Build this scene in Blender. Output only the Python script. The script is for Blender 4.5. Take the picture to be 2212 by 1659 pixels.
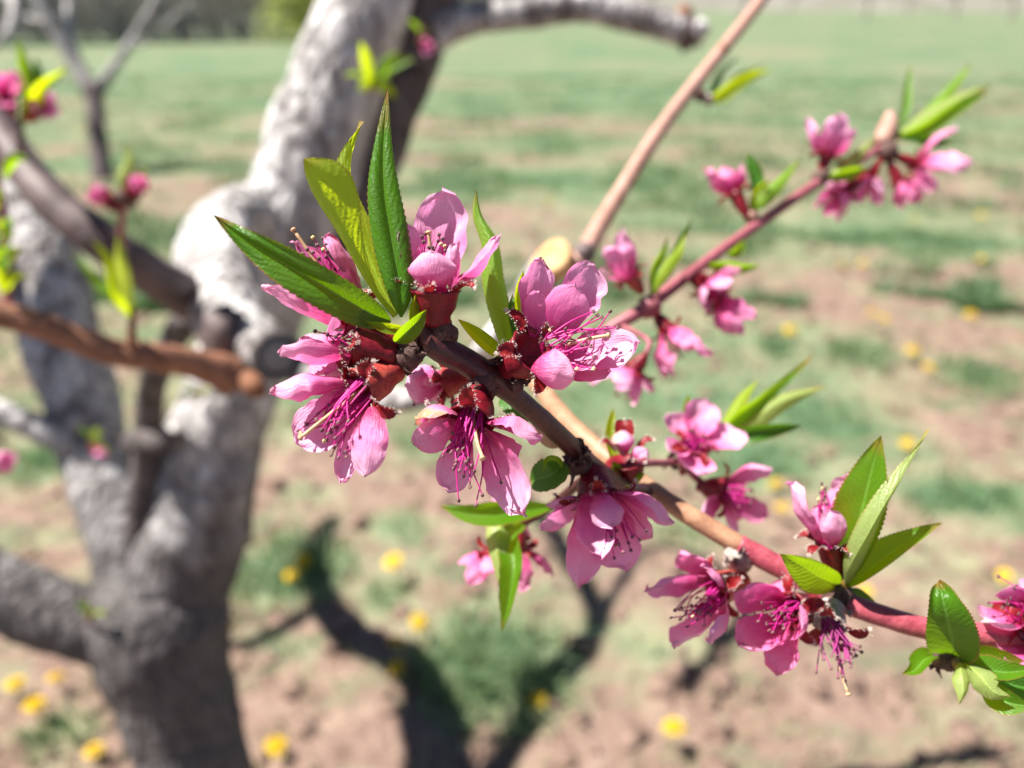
import bpy, math, random
import numpy as np
from mathutils import Vector, Matrix, noise, Quaternion

random.seed(7); np.random.seed(7)
for o in list(bpy.data.objects): bpy.data.objects.remove(o)
scene = bpy.context.scene
COL = scene.collection
R = math.radians

# ------------------------------------------------------------------ camera
F, CX, CY = 1640.0, 1106.0, 829.5          # focal length and centre in a 2212 x 1659 view of the photo
PITCH = R(26.5); CAM = Vector((0, 0, 1.35))
FWD = Vector((0, math.cos(PITCH), -math.sin(PITCH)))
UP = Vector((0, math.sin(PITCH), math.cos(PITCH)))
RIGHT = Vector((1, 0, 0))
cd = bpy.data.cameras.new('camera'); cam = bpy.data.objects.new('camera', cd); COL.objects.link(cam)
cam.location = CAM; cam.rotation_euler = (math.pi/2 - PITCH, 0, 0)
cd.sensor_width = 36; cd.lens = 36*F/2212; cd.clip_start = 0.01; cd.clip_end = 2000
cd.dof.use_dof = True; cd.dof.focus_distance = 0.158; cd.dof.aperture_fstop = cd.lens/3.5; cd.dof.aperture_blades = 0
scene.camera = cam
scene.render.resolution_x = 1024; scene.render.resolution_y = 768

# ------------------------------------------------------------------ light
EL, AZ = R(61), R(-5)                      # high sun from the left, level with the branch
SUN = Vector((-math.cos(EL)*math.cos(AZ), -math.cos(EL)*math.sin(AZ), math.sin(EL)))
w = bpy.data.worlds.new('World'); scene.world = w; w.use_nodes = True
nt = w.node_tree; nt.nodes.clear()
sky = nt.nodes.new('ShaderNodeTexSky'); sky.sky_type = 'NISHITA'; sky.sun_disc = False
sky.air_density = .6; sky.dust_density = .3; sky.altitude = 900; sky.sun_elevation = EL; sky.sun_rotation = math.atan2(SUN.x, SUN.y)
bg = nt.nodes.new('ShaderNodeBackground'); bg.inputs[1].default_value = 0.05
wo = nt.nodes.new('ShaderNodeOutputWorld')
nt.links.new(sky.outputs[0], bg.inputs[0]); nt.links.new(bg.outputs[0], wo.inputs[0])
sl = bpy.data.lights.new('sun', 'SUN'); sl.energy = 5.0; sl.angle = R(0.53); sl.color = (1, .95, .88)
so = bpy.data.objects.new('sun', sl); COL.objects.link(so)
so.rotation_euler = (-SUN).to_track_quat('-Z', 'Y').to_euler(); so.location = SUN*20
vs = scene.view_settings; vs.view_transform = 'Standard'; vs.look = 'None'; vs.exposure = 1.45; vs.gamma = 1

# ------------------------------------------------------------------ pixels to places (a depth always comes with the pixel)
def P(x, y, d): return CAM + d*(FWD + RIGHT*((x-CX)/F) - UP*((y-CY)/F))
def zone(ox, oy, s): return lambda x, y, d: P(ox+s*x, oy+s*y, d)
A1 = zone(433.7, 162.6, .3186); A2 = zone(542.2, 650.6, .2941); A3 = zone(975.9, 488, .2615)
A4 = zone(921.7, 813.3, .3268); A5 = zone(1355.5, 867.5, .3922); A6 = zone(1138.6, 0, .4902)
A7 = zone(0, 0, .3596); A8 = zone(0, 542.2, .6735)
def ground_at(x, y):
    v = FWD + RIGHT*((x-CX)/F) - UP*((y-CY)/F)
    return CAM + v*(-CAM.z/v.z)

# ------------------------------------------------------------------ materials
def mat(name):
    m = bpy.data.materials.new(name); m.use_nodes = True; m.node_tree.nodes.clear(); return m, m.node_tree
class N:
    def __init__(s, t): s.t = t
    def n(s, typ, ins=None, **kw):
        a = s.t.nodes.new('ShaderNode'+typ)
        for k, v in kw.items(): setattr(a, k, v)
        for k, v in (ins or {}).items(): s.put(a.inputs[k], v)
        return a
    def put(s, sock, v):
        if hasattr(v, 'is_output') or hasattr(v, 'links'): s.t.links.new(v, sock)
        else: sock.default_value = v
    def math(s, op, a, b=0, c=None):
        ins = {0: a, 1: b}
        if c is not None: ins[2] = c
        return s.n('Math', ins, operation=op).outputs[0]
    def mix(s, f, a, b, bt='MIX'):
        m = s.n('Mix', data_type='RGBA', blend_type=bt); s.put(m.inputs[0], f); s.put(m.inputs[6], a); s.put(m.inputs[7], b); return m.outputs[2]
    def ramp(s, f, stops):
        r = s.n('ValToRGB', {0: f}); e = r.color_ramp.elements
        while len(e) < len(stops): e.new(0.5)
        for el, (p, c) in zip(e, stops): el.position = p; el.color = (c if isinstance(c, tuple) else (c, c, c))+(1,)
        return r.outputs[0]
    def noise(s, vec, scale, det=3, rough=.5): return s.n('TexNoise', {'Vector': vec, 'Scale': scale, 'Detail': det, 'Roughness': rough}).outputs[0]
    def mapr(s, v, a, b, c=0., d=1.): return s.n('MapRange', {0: v, 1: a, 2: b, 3: c, 4: d}).outputs[0]
def c4(c): return tuple(c)+(1,)
def sheet_shader(k, col, tcol, rough, tr, bump=None, spec=.5, sheen=0, bdist=.0004, bstr=.5):
    pr = k.n('BsdfPrincipled', {'Base Color': col, 'Roughness': rough, 'Specular IOR Level': spec})
    if sheen: pr.inputs['Sheen Weight'].default_value = sheen
    tl = k.n('BsdfTranslucent', {'Color': tcol})
    if bump is not None:
        b = k.n('Bump', {'Strength': bstr, 'Distance': bdist, 'Height': bump}).outputs[0]
        k.put(pr.inputs['Normal'], b); k.put(tl.inputs['Normal'], b)
    mx = k.n('MixShader', {0: tr, 1: pr.outputs[0], 2: tl.outputs[0]})
    k.put(k.n('OutputMaterial').inputs[0], mx.outputs[0])
def uvs(k):
    sp = k.n('SeparateXYZ', {0: k.n('UVMap', uv_map='uv').outputs[0]})
    return sp.outputs[0], sp.outputs[1]

def petal_mat(name, base, mid, tip, dry=0.0):
    m, t = mat(name); k = N(t); u, v = uvs(k)          # u across 0..1, v along 0..1
    vec = k.n('CombineXYZ', {0: k.math('MULTIPLY', u, 9), 1: k.math('MULTIPLY', v, 1.6), 2: k.n('ObjectInfo').outputs['Random']}).outputs[0]
    streak = k.noise(vec, 3.2, 4, .6)
    geo = k.n('NewGeometry').outputs['Position']
    blot = k.noise(geo, 420, 3)
    vv = k.math('ADD', v, k.math('MULTIPLY', k.math('SUBTRACT', streak, .5), .35))
    col = k.ramp(vv, [(.08, base), (.36, mid), (.80, tip), (1., tuple(min(1, c*1.06) for c in tip))])
    col = k.mix(k.mapr(streak, .50, .72, 0, .38), col, c4([c*.8 for c in mid]))
    col = k.mix(k.mapr(blot, .45, .75, 0, .3), col, c4([c*1.12 for c in tip]))
    # dry, tan margin at the very tip
    e = k.math('MULTIPLY', k.mapr(v, .9, 1.0), k.mapr(blot, .50, .6))
    col = k.mix(k.math('MULTIPLY', e, .35), col, (.42, .22, .14, 1))
    if dry: col = k.mix(k.math('MULTIPLY', k.mapr(v, .62, .75), k.mapr(streak, .3, .5)), col, (.62, .36, .17, 1))
    tc = k.mix(1., col, (1.0, .66, .88, 1), 'MULTIPLY')
    sheet_shader(k, col, tc, .38, .42, k.math('ADD', streak, k.math('MULTIPLY', blot, .5)), .5, .1, .0006, .6)
    return m
PETAL = petal_mat('petal pink', (.54, .008, .15), (.84, .20, .48), (.92, .50, .72))
PETAL_DEEP = petal_mat('petal deep pink', (.48, .006, .11), (.76, .10, .35), (.87, .34, .57))
PETAL_DRY = petal_mat('petal with dry tip', (.50, .008, .13), (.80, .16, .41), (.86, .39, .61), 1)

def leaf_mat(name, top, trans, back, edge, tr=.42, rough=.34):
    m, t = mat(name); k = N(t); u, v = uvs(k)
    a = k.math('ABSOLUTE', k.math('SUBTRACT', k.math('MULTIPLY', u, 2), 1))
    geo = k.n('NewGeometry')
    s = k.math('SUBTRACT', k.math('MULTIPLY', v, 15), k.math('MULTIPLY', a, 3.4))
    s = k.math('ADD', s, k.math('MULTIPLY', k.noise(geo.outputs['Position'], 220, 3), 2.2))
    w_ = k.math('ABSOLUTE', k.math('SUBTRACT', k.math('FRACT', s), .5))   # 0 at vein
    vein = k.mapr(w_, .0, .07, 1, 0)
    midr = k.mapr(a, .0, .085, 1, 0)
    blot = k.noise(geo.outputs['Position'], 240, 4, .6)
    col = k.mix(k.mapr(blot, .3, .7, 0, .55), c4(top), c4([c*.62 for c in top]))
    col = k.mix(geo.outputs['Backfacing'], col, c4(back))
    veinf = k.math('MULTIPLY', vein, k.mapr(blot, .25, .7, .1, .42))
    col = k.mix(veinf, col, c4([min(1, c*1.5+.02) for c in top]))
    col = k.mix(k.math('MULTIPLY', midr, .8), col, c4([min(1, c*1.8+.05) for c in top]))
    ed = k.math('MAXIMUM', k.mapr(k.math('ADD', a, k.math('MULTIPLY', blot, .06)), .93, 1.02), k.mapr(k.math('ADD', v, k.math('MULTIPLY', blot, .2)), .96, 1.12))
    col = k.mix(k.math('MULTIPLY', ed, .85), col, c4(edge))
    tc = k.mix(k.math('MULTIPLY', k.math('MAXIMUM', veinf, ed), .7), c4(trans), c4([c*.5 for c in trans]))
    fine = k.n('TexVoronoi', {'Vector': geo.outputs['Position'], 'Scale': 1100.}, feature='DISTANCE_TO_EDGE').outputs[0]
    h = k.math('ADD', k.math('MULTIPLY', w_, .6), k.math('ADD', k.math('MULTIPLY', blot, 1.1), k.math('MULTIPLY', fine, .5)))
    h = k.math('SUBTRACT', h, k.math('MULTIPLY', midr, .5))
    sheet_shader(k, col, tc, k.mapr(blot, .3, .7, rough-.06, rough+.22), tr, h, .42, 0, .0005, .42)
    return m
LEAF = leaf_mat('leaf green', (.055, .18, .005), (.42, .68, .004), (.18, .32, .04), (.36, .12, .04), .46)
LEAF_MID = leaf_mat('leaf mid green', (.050, .165, .005), (.26, .50, .004), (.15, .28, .035), (.36, .10, .04), .34)
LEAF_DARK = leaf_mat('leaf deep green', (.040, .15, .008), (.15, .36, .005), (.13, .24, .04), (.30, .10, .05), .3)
LEAF_YEL = leaf_mat('leaf yellow green', (.15, .29, .008), (.66, .80, .006), (.24, .36, .04), (.42, .20, .05), .58)
LEAF_PALE = leaf_mat('leaf pale back', (.22, .32, .06), (.48, .56, .05), (.30, .38, .12), (.40, .24, .08), .45)

def solid_mat(name, c1, c2, scale, rough=.5, spec=.4, bump=.4, dist=.0006, tr=0, detail=4, stretch=None):
    m, t = mat(name); k = N(t)
    pos = k.n('NewGeometry').outputs['Position']
    n1 = k.noise(pos, scale, detail, .6); n2 = k.noise(pos, scale*4.3, 3, .6)
    f = k.mapr(k.math('ADD', k.math('MULTIPLY', n1, .65), k.math('MULTIPLY', n2, .35)), .36, .62)
    col = k.mix(f, c4(c1), c4(c2))
    h = k.math('ADD', n1, k.math('MULTIPLY', n2, .5))
    if tr: sheet_shader(k, col, col, rough, tr, h, spec, 0, dist, bump)
    else:
        b = k.n('Bump', {'Strength': bump, 'Distance': dist, 'Height': h}).outputs[0]
        pr = k.n('BsdfPrincipled', {'Base Color': col, 'Roughness': rough, 'Specular IOR Level': spec, 'Normal': b})
        k.put(k.n('OutputMaterial').inputs[0], pr.outputs[0])
    return m
CALYX = solid_mat('calyx red', (.10, .003, .010), (.25, .010, .020), 500, .42, .4, .5, .0003, .12)
CALYX_ORANGE = solid_mat('calyx coral', (.26, .014, .020), (.46, .085, .06), 300, .4, .4, .5, .0003, .12)
SEPAL = solid_mat('sepal red', (.14, .006, .012), (.30, .016, .018), 600, .45, .35, .5, .0003, .35)
FUZZ = solid_mat('sepal down', (.62, .50, .46), (.78, .70, .64), 900, .8, .2, 0, .0001, .3)
FILA = solid_mat('filament magenta', (.56, .014, .24), (.74, .05, .36), 500, .4, .4, 0, .0001, .3)
FILA_PURPLE = solid_mat('filament withered purple', (.28, .018, .15), (.45, .06, .26), 500, .5, .4, 0, .0001, .2)
ANTH = solid_mat('anther', (.06, .015, .028), (.24, .13, .12), 2200, .6, .4, .4, .0001)
POLLEN = solid_mat('pollen', (.60, .42, .16), (.72, .58, .32), 2000, .7, .3, .4, .0001)
PIST = solid_mat('pistil cream', (.60, .34, .20), (.70, .52, .30), 700, .4, .4, .1, .0001, .25)
SCALE = solid_mat('bud scale brown', (.035, .018, .016), (.15, .085, .07), 700, .75, .3, .8, .0004)
SCALE_GREY = solid_mat('bud scar grey', (.20, .16, .14), (.50, .42, .38), 500, .8, .3, .8, .0006)
BARK_LIMB = solid_mat('old dark bark', (.035, .028, .027), (.15, .125, .12), 40, .8, .3, .9, .01)
BARK_DARK = solid_mat('twig dark', (.032, .008, .009), (.09, .024, .022), 260, .38, .5, .5, .0004)
BARK_TAN = solid_mat('twig tan', (.24, .115, .062), (.42, .235, .14), 140, .5, .4, .6, .0005)
BARK_PINK = solid_mat('twig pink', (.22, .030, .050), (.40, .085, .11), 300, .42, .4, .6, .0004)
BARK_MAUVE = solid_mat('twig mauve', (.20, .045, .06), (.34, .11, .13), 200, .45, .4, .5, .0004)
BARK_BROWN = solid_mat('branch rust brown', (.15, .06, .035), (.32, .15, .09), 60, .6, .35, .8, .002)
BARK_PALE = solid_mat('twig pale', (.30, .155, .115), (.46, .28, .22), 90, .55, .35, .5, .0008)
BARK_MAROON = solid_mat('branch grey maroon', (.065, .045, .045), (.15, .11, .105), 50, .6, .4, .6, .002)
BARK_FAR = solid_mat('far bark', (.12, .10, .09), (.26, .22, .20), 6, .9, .2, .6, .01)
CUT = solid_mat('cut wood', (.40, .19, .07), (.62, .40, .20), 120, .7, .3, .5, .001)
CUT_GREY = solid_mat('weathered cut wood', (.13, .12, .115), (.26, .24, .23), 60, .8, .3, .6, .002)
CALLUS = solid_mat('callus orange', (.14, .055, .03), (.28, .13, .07), 70, .8, .3, .8, .002)

def trunk_mat():
    m, t = mat('old pale bark'); k = N(t)
    pos = k.n('NewGeometry').outputs['Position']
    vec = k.n('Mapping', {'Vector': pos, 'Scale': (1, 1, .45)}).outputs[0]
    n1 = k.noise(vec, 26, 6, .65); n2 = k.noise(vec, 75, 5, .7)
    vo = k.n('TexVoronoi', {'Vector': vec, 'Scale': 42.}, feature='DISTANCE_TO_EDGE').outputs[0]
    f = k.math('ADD', k.math('MULTIPLY', n1, .6), k.math('MULTIPLY', n2, .4))
    big = k.noise(vec, 7, 4, .6)
    f = k.math('ADD', k.math('MULTIPLY', f, .75), k.math('MULTIPLY', big, .25))
    col = k.ramp(f, [(.36, (.05, .043, .04)), (.44, (.18, .16, .155)), (.50, (.42, .40, .392)), (.60, (.68, .66, .652))])
    col = k.mix(k.mapr(vo, 0, .10, .55, 0), col, (.12, .10, .095, 1))
    # lower trunk: shade under the limbs painted into the bark colour
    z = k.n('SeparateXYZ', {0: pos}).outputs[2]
    old = k.mapr(k.math('ADD', z, k.math('MULTIPLY', n1, .16)), .76, .98, 1, 0)  # mask of the painted shade, strongest near the ground
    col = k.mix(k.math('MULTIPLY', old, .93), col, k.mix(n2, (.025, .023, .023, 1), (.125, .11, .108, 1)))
    h = k.math('ADD', k.math('MULTIPLY', f, 1.0), k.math('MULTIPLY', k.mapr(vo, 0, .2), .35))
    b = k.n('Bump', {'Strength': .9, 'Distance': .012, 'Height': h}).outputs[0]
    pr = k.n('BsdfPrincipled', {'Base Color': col, 'Roughness': .75, 'Specular IOR Level': .3, 'Normal': b})
    k.put(k.n('OutputMaterial').inputs[0], pr.outputs[0]); return m
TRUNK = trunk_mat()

def ground_mat():
    m, t = mat('field ground'); k = N(t)
    pos = k.n('NewGeometry').outputs['Position']
    g = k.n('Attribute', attribute_name='green').outputs['Fac']
    n1 = k.noise(pos, 2.2, 6, .65); n2 = k.noise(pos, 14, 5, .65); n3 = k.noise(pos, 90, 3, .6)
    soil = k.ramp(k.math('ADD', k.math('MULTIPLY', n2, .6), k.math('MULTIPLY', n3, .4)), [(.33, (.09, .058, .043)), (.48, (.20, .132, .103)), (.66, (.30, .215, .17))])
    dry = k.ramp(n2, [(.3, (.12, .135, .068)), (.7, (.25, .25, .16))])
    green = k.ramp(k.math('ADD', k.math('MULTIPLY', n2, .5), k.math('MULTIPLY', n1, .5)), [(.3, (.045, .10, .048)), (.55, (.09, .155, .08)), (.75, (.18, .225, .13))])
    st = k.n('Mapping', {'Vector': pos, 'Scale': (.32, 1, 1)}).outputs[0]
    n0 = k.noise(st, .55, 5, .62); n4 = k.noise(st, 2.6, 4, .6)
    gf = k.math('ADD', g, k.math('MULTIPLY', k.math('SUBTRACT', n2, .5), .6))
    gf = k.math('ADD', gf, k.math('MULTIPLY', k.math('SUBTRACT', k.mapr(n0, .36, .64), .5), .62))
    gf = k.math('ADD', gf, k.math('MULTIPLY', k.math('SUBTRACT', k.mapr(n4, .34, .66), .5), .45))
    col = k.mix(k.mapr(gf, .22, .50), soil, dry)
    col = k.mix(k.mapr(gf, .46, .78), col, green)
    n5 = k.noise(k.n('Mapping', {'Vector': pos, 'Scale': (.55, 1, 1)}).outputs[0], 4.2, 4, .65)
    col = k.mix(k.mapr(n5, .50, .62, 0, .75), col, k.mix(k.mapr(n1, .42, .58), (.25, .255, .155, 1), (.055, .115, .052, 1)))
    b = k.n('Bump', {'Strength': .8, 'Distance': .03, 'Height': k.math('ADD', n2, k.math('MULTIPLY', n3, .3))}).outputs[0]
    pr = k.n('BsdfPrincipled', {'Base Color': col, 'Roughness': .9, 'Specular IOR Level': .2, 'Normal': b})
    k.put(k.n('OutputMaterial').inputs[0], pr.outputs[0]); return m
GROUND = ground_mat()
SOIL = solid_mat('soil clod', (.11, .07, .052), (.26, .178, .14), 30, .95, .2, .6, .01)
def blade_mat(name, c1, c2, c3):
    m, t = mat(name); k = N(t)
    r = k.n('Attribute', attribute_name='tint').outputs['Fac']
    col = k.ramp(r, [(0., c1), (.6, c2), (1., c3)])
    sheet_shader(k, col, k.mix(1., col, (1.1, 1.2, .7, 1), 'MULTIPLY'), .5, .35, None, .35)
    return m
GRASS = blade_mat('grass', (.065, .14, .060), (.14, .225, .105), (.30, .33, .19))
GRASS_DRY = blade_mat('dry grass', (.22, .21, .11), (.34, .31, .20), (.44, .40, .28))
DANDY = solid_mat('dandelion yellow', (.72, .45, .012), (.82, .62, .02), 300, .6, .3, .4, .002, .2)
STALK = solid_mat('dandelion stalk', (.16, .22, .07), (.24, .30, .10), 80, .5, .4, .2, .001)
SHRUB = solid_mat('far shrub leaves', (.22, .27, .05), (.36, .40, .08), 5, .7, .2, 0, .001, .3)
TWIGS = solid_mat('far twigs', (.36, .32, .30), (.56, .51, .48), 3, .9, .2, 0, .001)
HILL = solid_mat('far hillside', (.13, .13, .10), (.20, .19, .165), .08, .9, .1, .2, .1)

# ------------------------------------------------------------------ object helpers
WORLD = {}                                   # world origin of every object (all parents are pure translations)
def link(o, origin, parent=None):
    COL.objects.link(o)
    if parent is not None:
        o.parent = parent; o.location = Vector(origin) - WORLD[parent.name]
    else: o.location = origin
    WORLD[o.name] = Vector(origin)
    return o
def thing(name, loc, label, cat, group=None):
    o = bpy.data.objects.new(name, None); o.empty_display_size = .02
    link(o, loc); tag(o, label, cat, group); return o
def tag(o, label, cat, group=None, kind=None):
    if label: o['label'] = label
    if cat: o['category'] = cat
    if group: o['group'] = group
    if kind: o['kind'] = kind
class MB:
    def __init__(s): s.v = []; s.f = []; s.uv = []; s.mi = []
    def add(s, v, f, uv=None, mi=0):
        o = len(s.v); s.v += [tuple(p) for p in v]
        s.uv += uv if uv else [(0, 0)]*len(v)
        for q in f: s.f.append(tuple(i+o for i in q)); s.mi.append(mi)
    def build(s, name, mats, parent=None, origin=None, smooth=True):
        if origin is None: origin = s.v[0]
        origin = Vector(origin)
        me = bpy.data.meshes.new(name)
        me.from_pydata([tuple(Vector(p)-origin) for p in s.v], [], s.f)
        if not isinstance(mats, (list, tuple)): mats = [mats]
        for m in mats: me.materials.append(m)
        if len(mats) > 1: me.polygons.foreach_set('material_index', s.mi)
        ul = me.uv_layers.new(name='uv'); li = np.empty(len(me.loops), dtype=np.int32); me.loops.foreach_get('vertex_index', li)
        ul.data.foreach_set('uv', np.array(s.uv, dtype=np.float32)[li].ravel())
        if smooth: me.polygons.foreach_set('use_smooth', [True]*len(me.polygons))
        me.update()
        return link(bpy.data.objects.new(name, me), origin, parent)

def spline(pts, n):
    """Catmull-Rom through pts (vectors or tuples of any length), n samples"""
    p = [np.array(q, dtype=float) for q in pts]
    if len(p) == 2: return [p[0]+(p[1]-p[0])*i/(n-1) for i in range(n)]
    p = [2*p[0]-p[1]] + p + [2*p[-1]-p[-2]]
    m = len(p)-3; out = []
    for i in range(n):
        t = i/(n-1)*m; k = min(int(t), m-1); t -= k
        a, b, c, d = p[k], p[k+1], p[k+2], p[k+3]
        out.append(.5*((2*b)+(c-a)*t+(2*a-5*b+4*c-d)*t*t+(3*b-a-3*c+d)*t**3))
    return out

def tube(mb, pts, rad, n=24, seg=8, amp=0, fr=100, cap=True, mi=0, lump=0):
    q = spline([tuple(p)+(r,) for p, r in zip(pts, rad)], n)
    C = [Vector(a[:3]) for a in q]; r = [max(1e-5, a[3]) for a in q]
    t0 = (C[1]-C[0]).normalized(); x = t0.orthogonal().normalized()
    v = []; uv = []
    for i in range(n):
        t = (C[min(i+1, n-1)]-C[max(i-1, 0)]).normalized()
        x = (x - t*x.dot(t)).normalized(); y = t.cross(x)
        for j in range(seg):
            a = 2*math.pi*j/seg; d = x*math.cos(a)+y*math.sin(a)
            rr = r[i]
            if amp:
                pp = C[i]+d*rr
                rr *= 1+amp*(noise.noise(pp*fr)+.5*noise.noise(pp*fr*2.7))
            if lump: rr *= 1+lump*noise.noise(C[i]*fr*.5+d*.7)
            v.append(C[i]+d*rr); uv.append((j/seg, i/(n-1)))
    f = [(i*seg+j, i*seg+(j+1) % seg, (i+1)*seg+(j+1) % seg, (i+1)*seg+j) for i in range(n-1) for j in range(seg)]
    if cap:
        v += [C[0], C[-1]]; uv += [(0, 0), (0, 1)]; a, b = n*seg, n*seg+1
        f += [(a, (j+1) % seg, j) for j in range(seg)] + [(b, (n-1)*seg+j, (n-1)*seg+(j+1) % seg) for j in range(seg)]
    mb.add(v, f, uv, mi)

def prof_petal(u, e=1.25, n=2.3):
    s = u**e
    return max((max(0, 1-abs(2*s-1)**n))**.5, .20*(1-u)**.5)
def prof_leaf(u, e=.80):
    s = u**e
    return max(math.sin(math.pi*s)**.92 if 0 < s < 1 else 0, .07*(1-u))
def prof_sepal(u): return max((max(0, 1-abs(2*u**.8-1)**2.2))**.5, .55*(1-u))

def sheet(mb, pts, W, prof, face, roll=0, fold=0, curl=0, nu=16, nv=10, serr=0, nser=30, ruf=0, rag=0, seed=0, mi=0, rimcurl=0):
    """A thin curved blade along pts. face: direction the inner/upper side looks to. fold, curl: rise of the halves."""
    rnd = random.Random(seed); off = Vector((rnd.random()*50, rnd.random()*50, rnd.random()*50))
    C = [Vector(a) for a in spline([tuple(p) for p in pts], nu+1)]
    L = sum((C[i+1]-C[i]).length for i in range(nu))
    r0, r1 = roll if isinstance(roll, (tuple, list)) else (roll, roll)
    v = []; uv = []
    for i in range(nu+1):
        u = i/nu
        t = (C[min(i+1, nu)]-C[max(i-1, 0)]).normalized()
        z = face - t*face.dot(t)
        if z.length < 1e-4: z = t.orthogonal()
        z.normalize(); z = Quaternion(t, R(r0+(r1-r0)*u)) @ z
        x = t.cross(z)
        h = W*.5*prof(u)
        sw = serr*(((u*nser) % 1)-.5)*min(1, 8*u)*min(1, 6*(1-u)+.2) if serr else 0
        for j in range(nv+1):
            s = 2*j/nv-1; a = abs(s); sg = 1 if s >= 0 else -1
            hh = h*(1+(rag*noise.noise(off+Vector((u*6, sg*3, 0)))) if rag else 1)
            if sw: hh *= 1+sw*a**7
            X = Z = 0; m = 6
            for q in range(m):                      # integrate along the half width
                aa = a*(q+.5)/m
                ang = R(fold)+R(curl)*aa + R(rimcurl)*max(0, aa-.6)/.4
                X += math.cos(ang)*a*hh/m; Z += math.sin(ang)*a*hh/m
            if ruf: Z += ruf*L*noise.noise(off+Vector((u*3.4, s*1.7, 3)))*(.25+.75*u)*(.35+.65*a)
            if ruf and rag: Z += ruf*.30*L*noise.noise(off+Vector((u*8.5, s*5, 9)))*u
            yo = rag*L*.6*noise.noise(off+Vector((s*2.2, 7, 1)))*max(0, u-.55)/.45 if rag else 0
            v.append(C[i]+x*(X*sg)+z*Z+t*yo); uv.append(((s+1)/2, u))
    f = [(i*(nv+1)+j, i*(nv+1)+j+1, (i+1)*(nv+1)+j+1, (i+1)*(nv+1)+j) for i in range(nu) for j in range(nv)]
    mb.add(v, f, uv, mi)
    return C
SEED = [0]
def sd(): SEED[0] += 1; return SEED[0]

def leaf(parent, pts, W, m=LEAF, roll=0, fold=18, curl=0, hero=False, face=None, ruf=.03, name='leaf', prof=prof_leaf, serr=None):
    """pts: midrib points (world); W width in mm"""
    mb = MB(); pts = [Vector(p) for p in pts]
    fc = face if face is not None else (CAM-pts[len(pts)//2]).normalized()
    sheet(mb, pts, W*.001, prof, fc, roll, fold, curl, 102 if hero else 36, 14 if hero else 8, .10 if serr is None else serr, 34 if hero else 12, ruf, 0, sd())
    return mb.build(name, m, parent, pts[0])
def petal(parent, B, T, W, axis, roll=0, bend=.10, cup=35, m=PETAL, hero=True, ruf=.12, rag=.16, e=1.2, rim=0, name='petal', face=None):
    B, T = Vector(B), Vector(T); L = (T-B).length; t = (T-B)/L
    z = axis-t*axis.dot(t)
    if z.length < .05: z = (CAM-B) - t*(CAM-B).dot(t)
    if face is not None: z = Vector(face)-t*Vector(face).dot(t)
    z.normalize(); z = Quaternion(t, R(roll)) @ z
    mid = (B*.45+T*.55) - z*(bend*L)
    mb = MB(); W *= 1.22
    sheet(mb, [B, mid, T], W*.001, lambda u: prof_petal(u, e), z, 0, 0, cup, 18 if hero else 12, 14 if hero else 8, 0, 0, ruf, rag, sd(), 0, rim)
    return mb.build(name, m, parent, B)

def stamen_mesh(mb, B, T, side, r=.00018, anth=.00045, mif=0, mia=1, seg=5):
    B, T = Vector(B), Vector(T); L = (T-B).length
    mid = B*.5+T*.5+side*(L*.16)
    tube(mb, [B, mid, T], [r*1.25, r, r*.75], 8, seg, cap=False, mi=mif)
    d = (T-mid).normalized(); x = d.orthogonal().normalized()
    for s in (-1, 1):                                 # two pollen sacs
        c = T + x*(s*anth*.42)
        tube(mb, [c-d*anth*.9, c-d*anth*.2, c+d*anth*.9], [anth*.18, anth*.62, anth*.2], 5, 6, mi=mia)
def around(axis, n, phase=0):
    a = axis.orthogonal().normalized(); b = axis.cross(a)
    return [a*math.cos(2*math.pi*i/n+phase)+b*math.sin(2*math.pi*i/n+phase) for i in range(n)]

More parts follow.
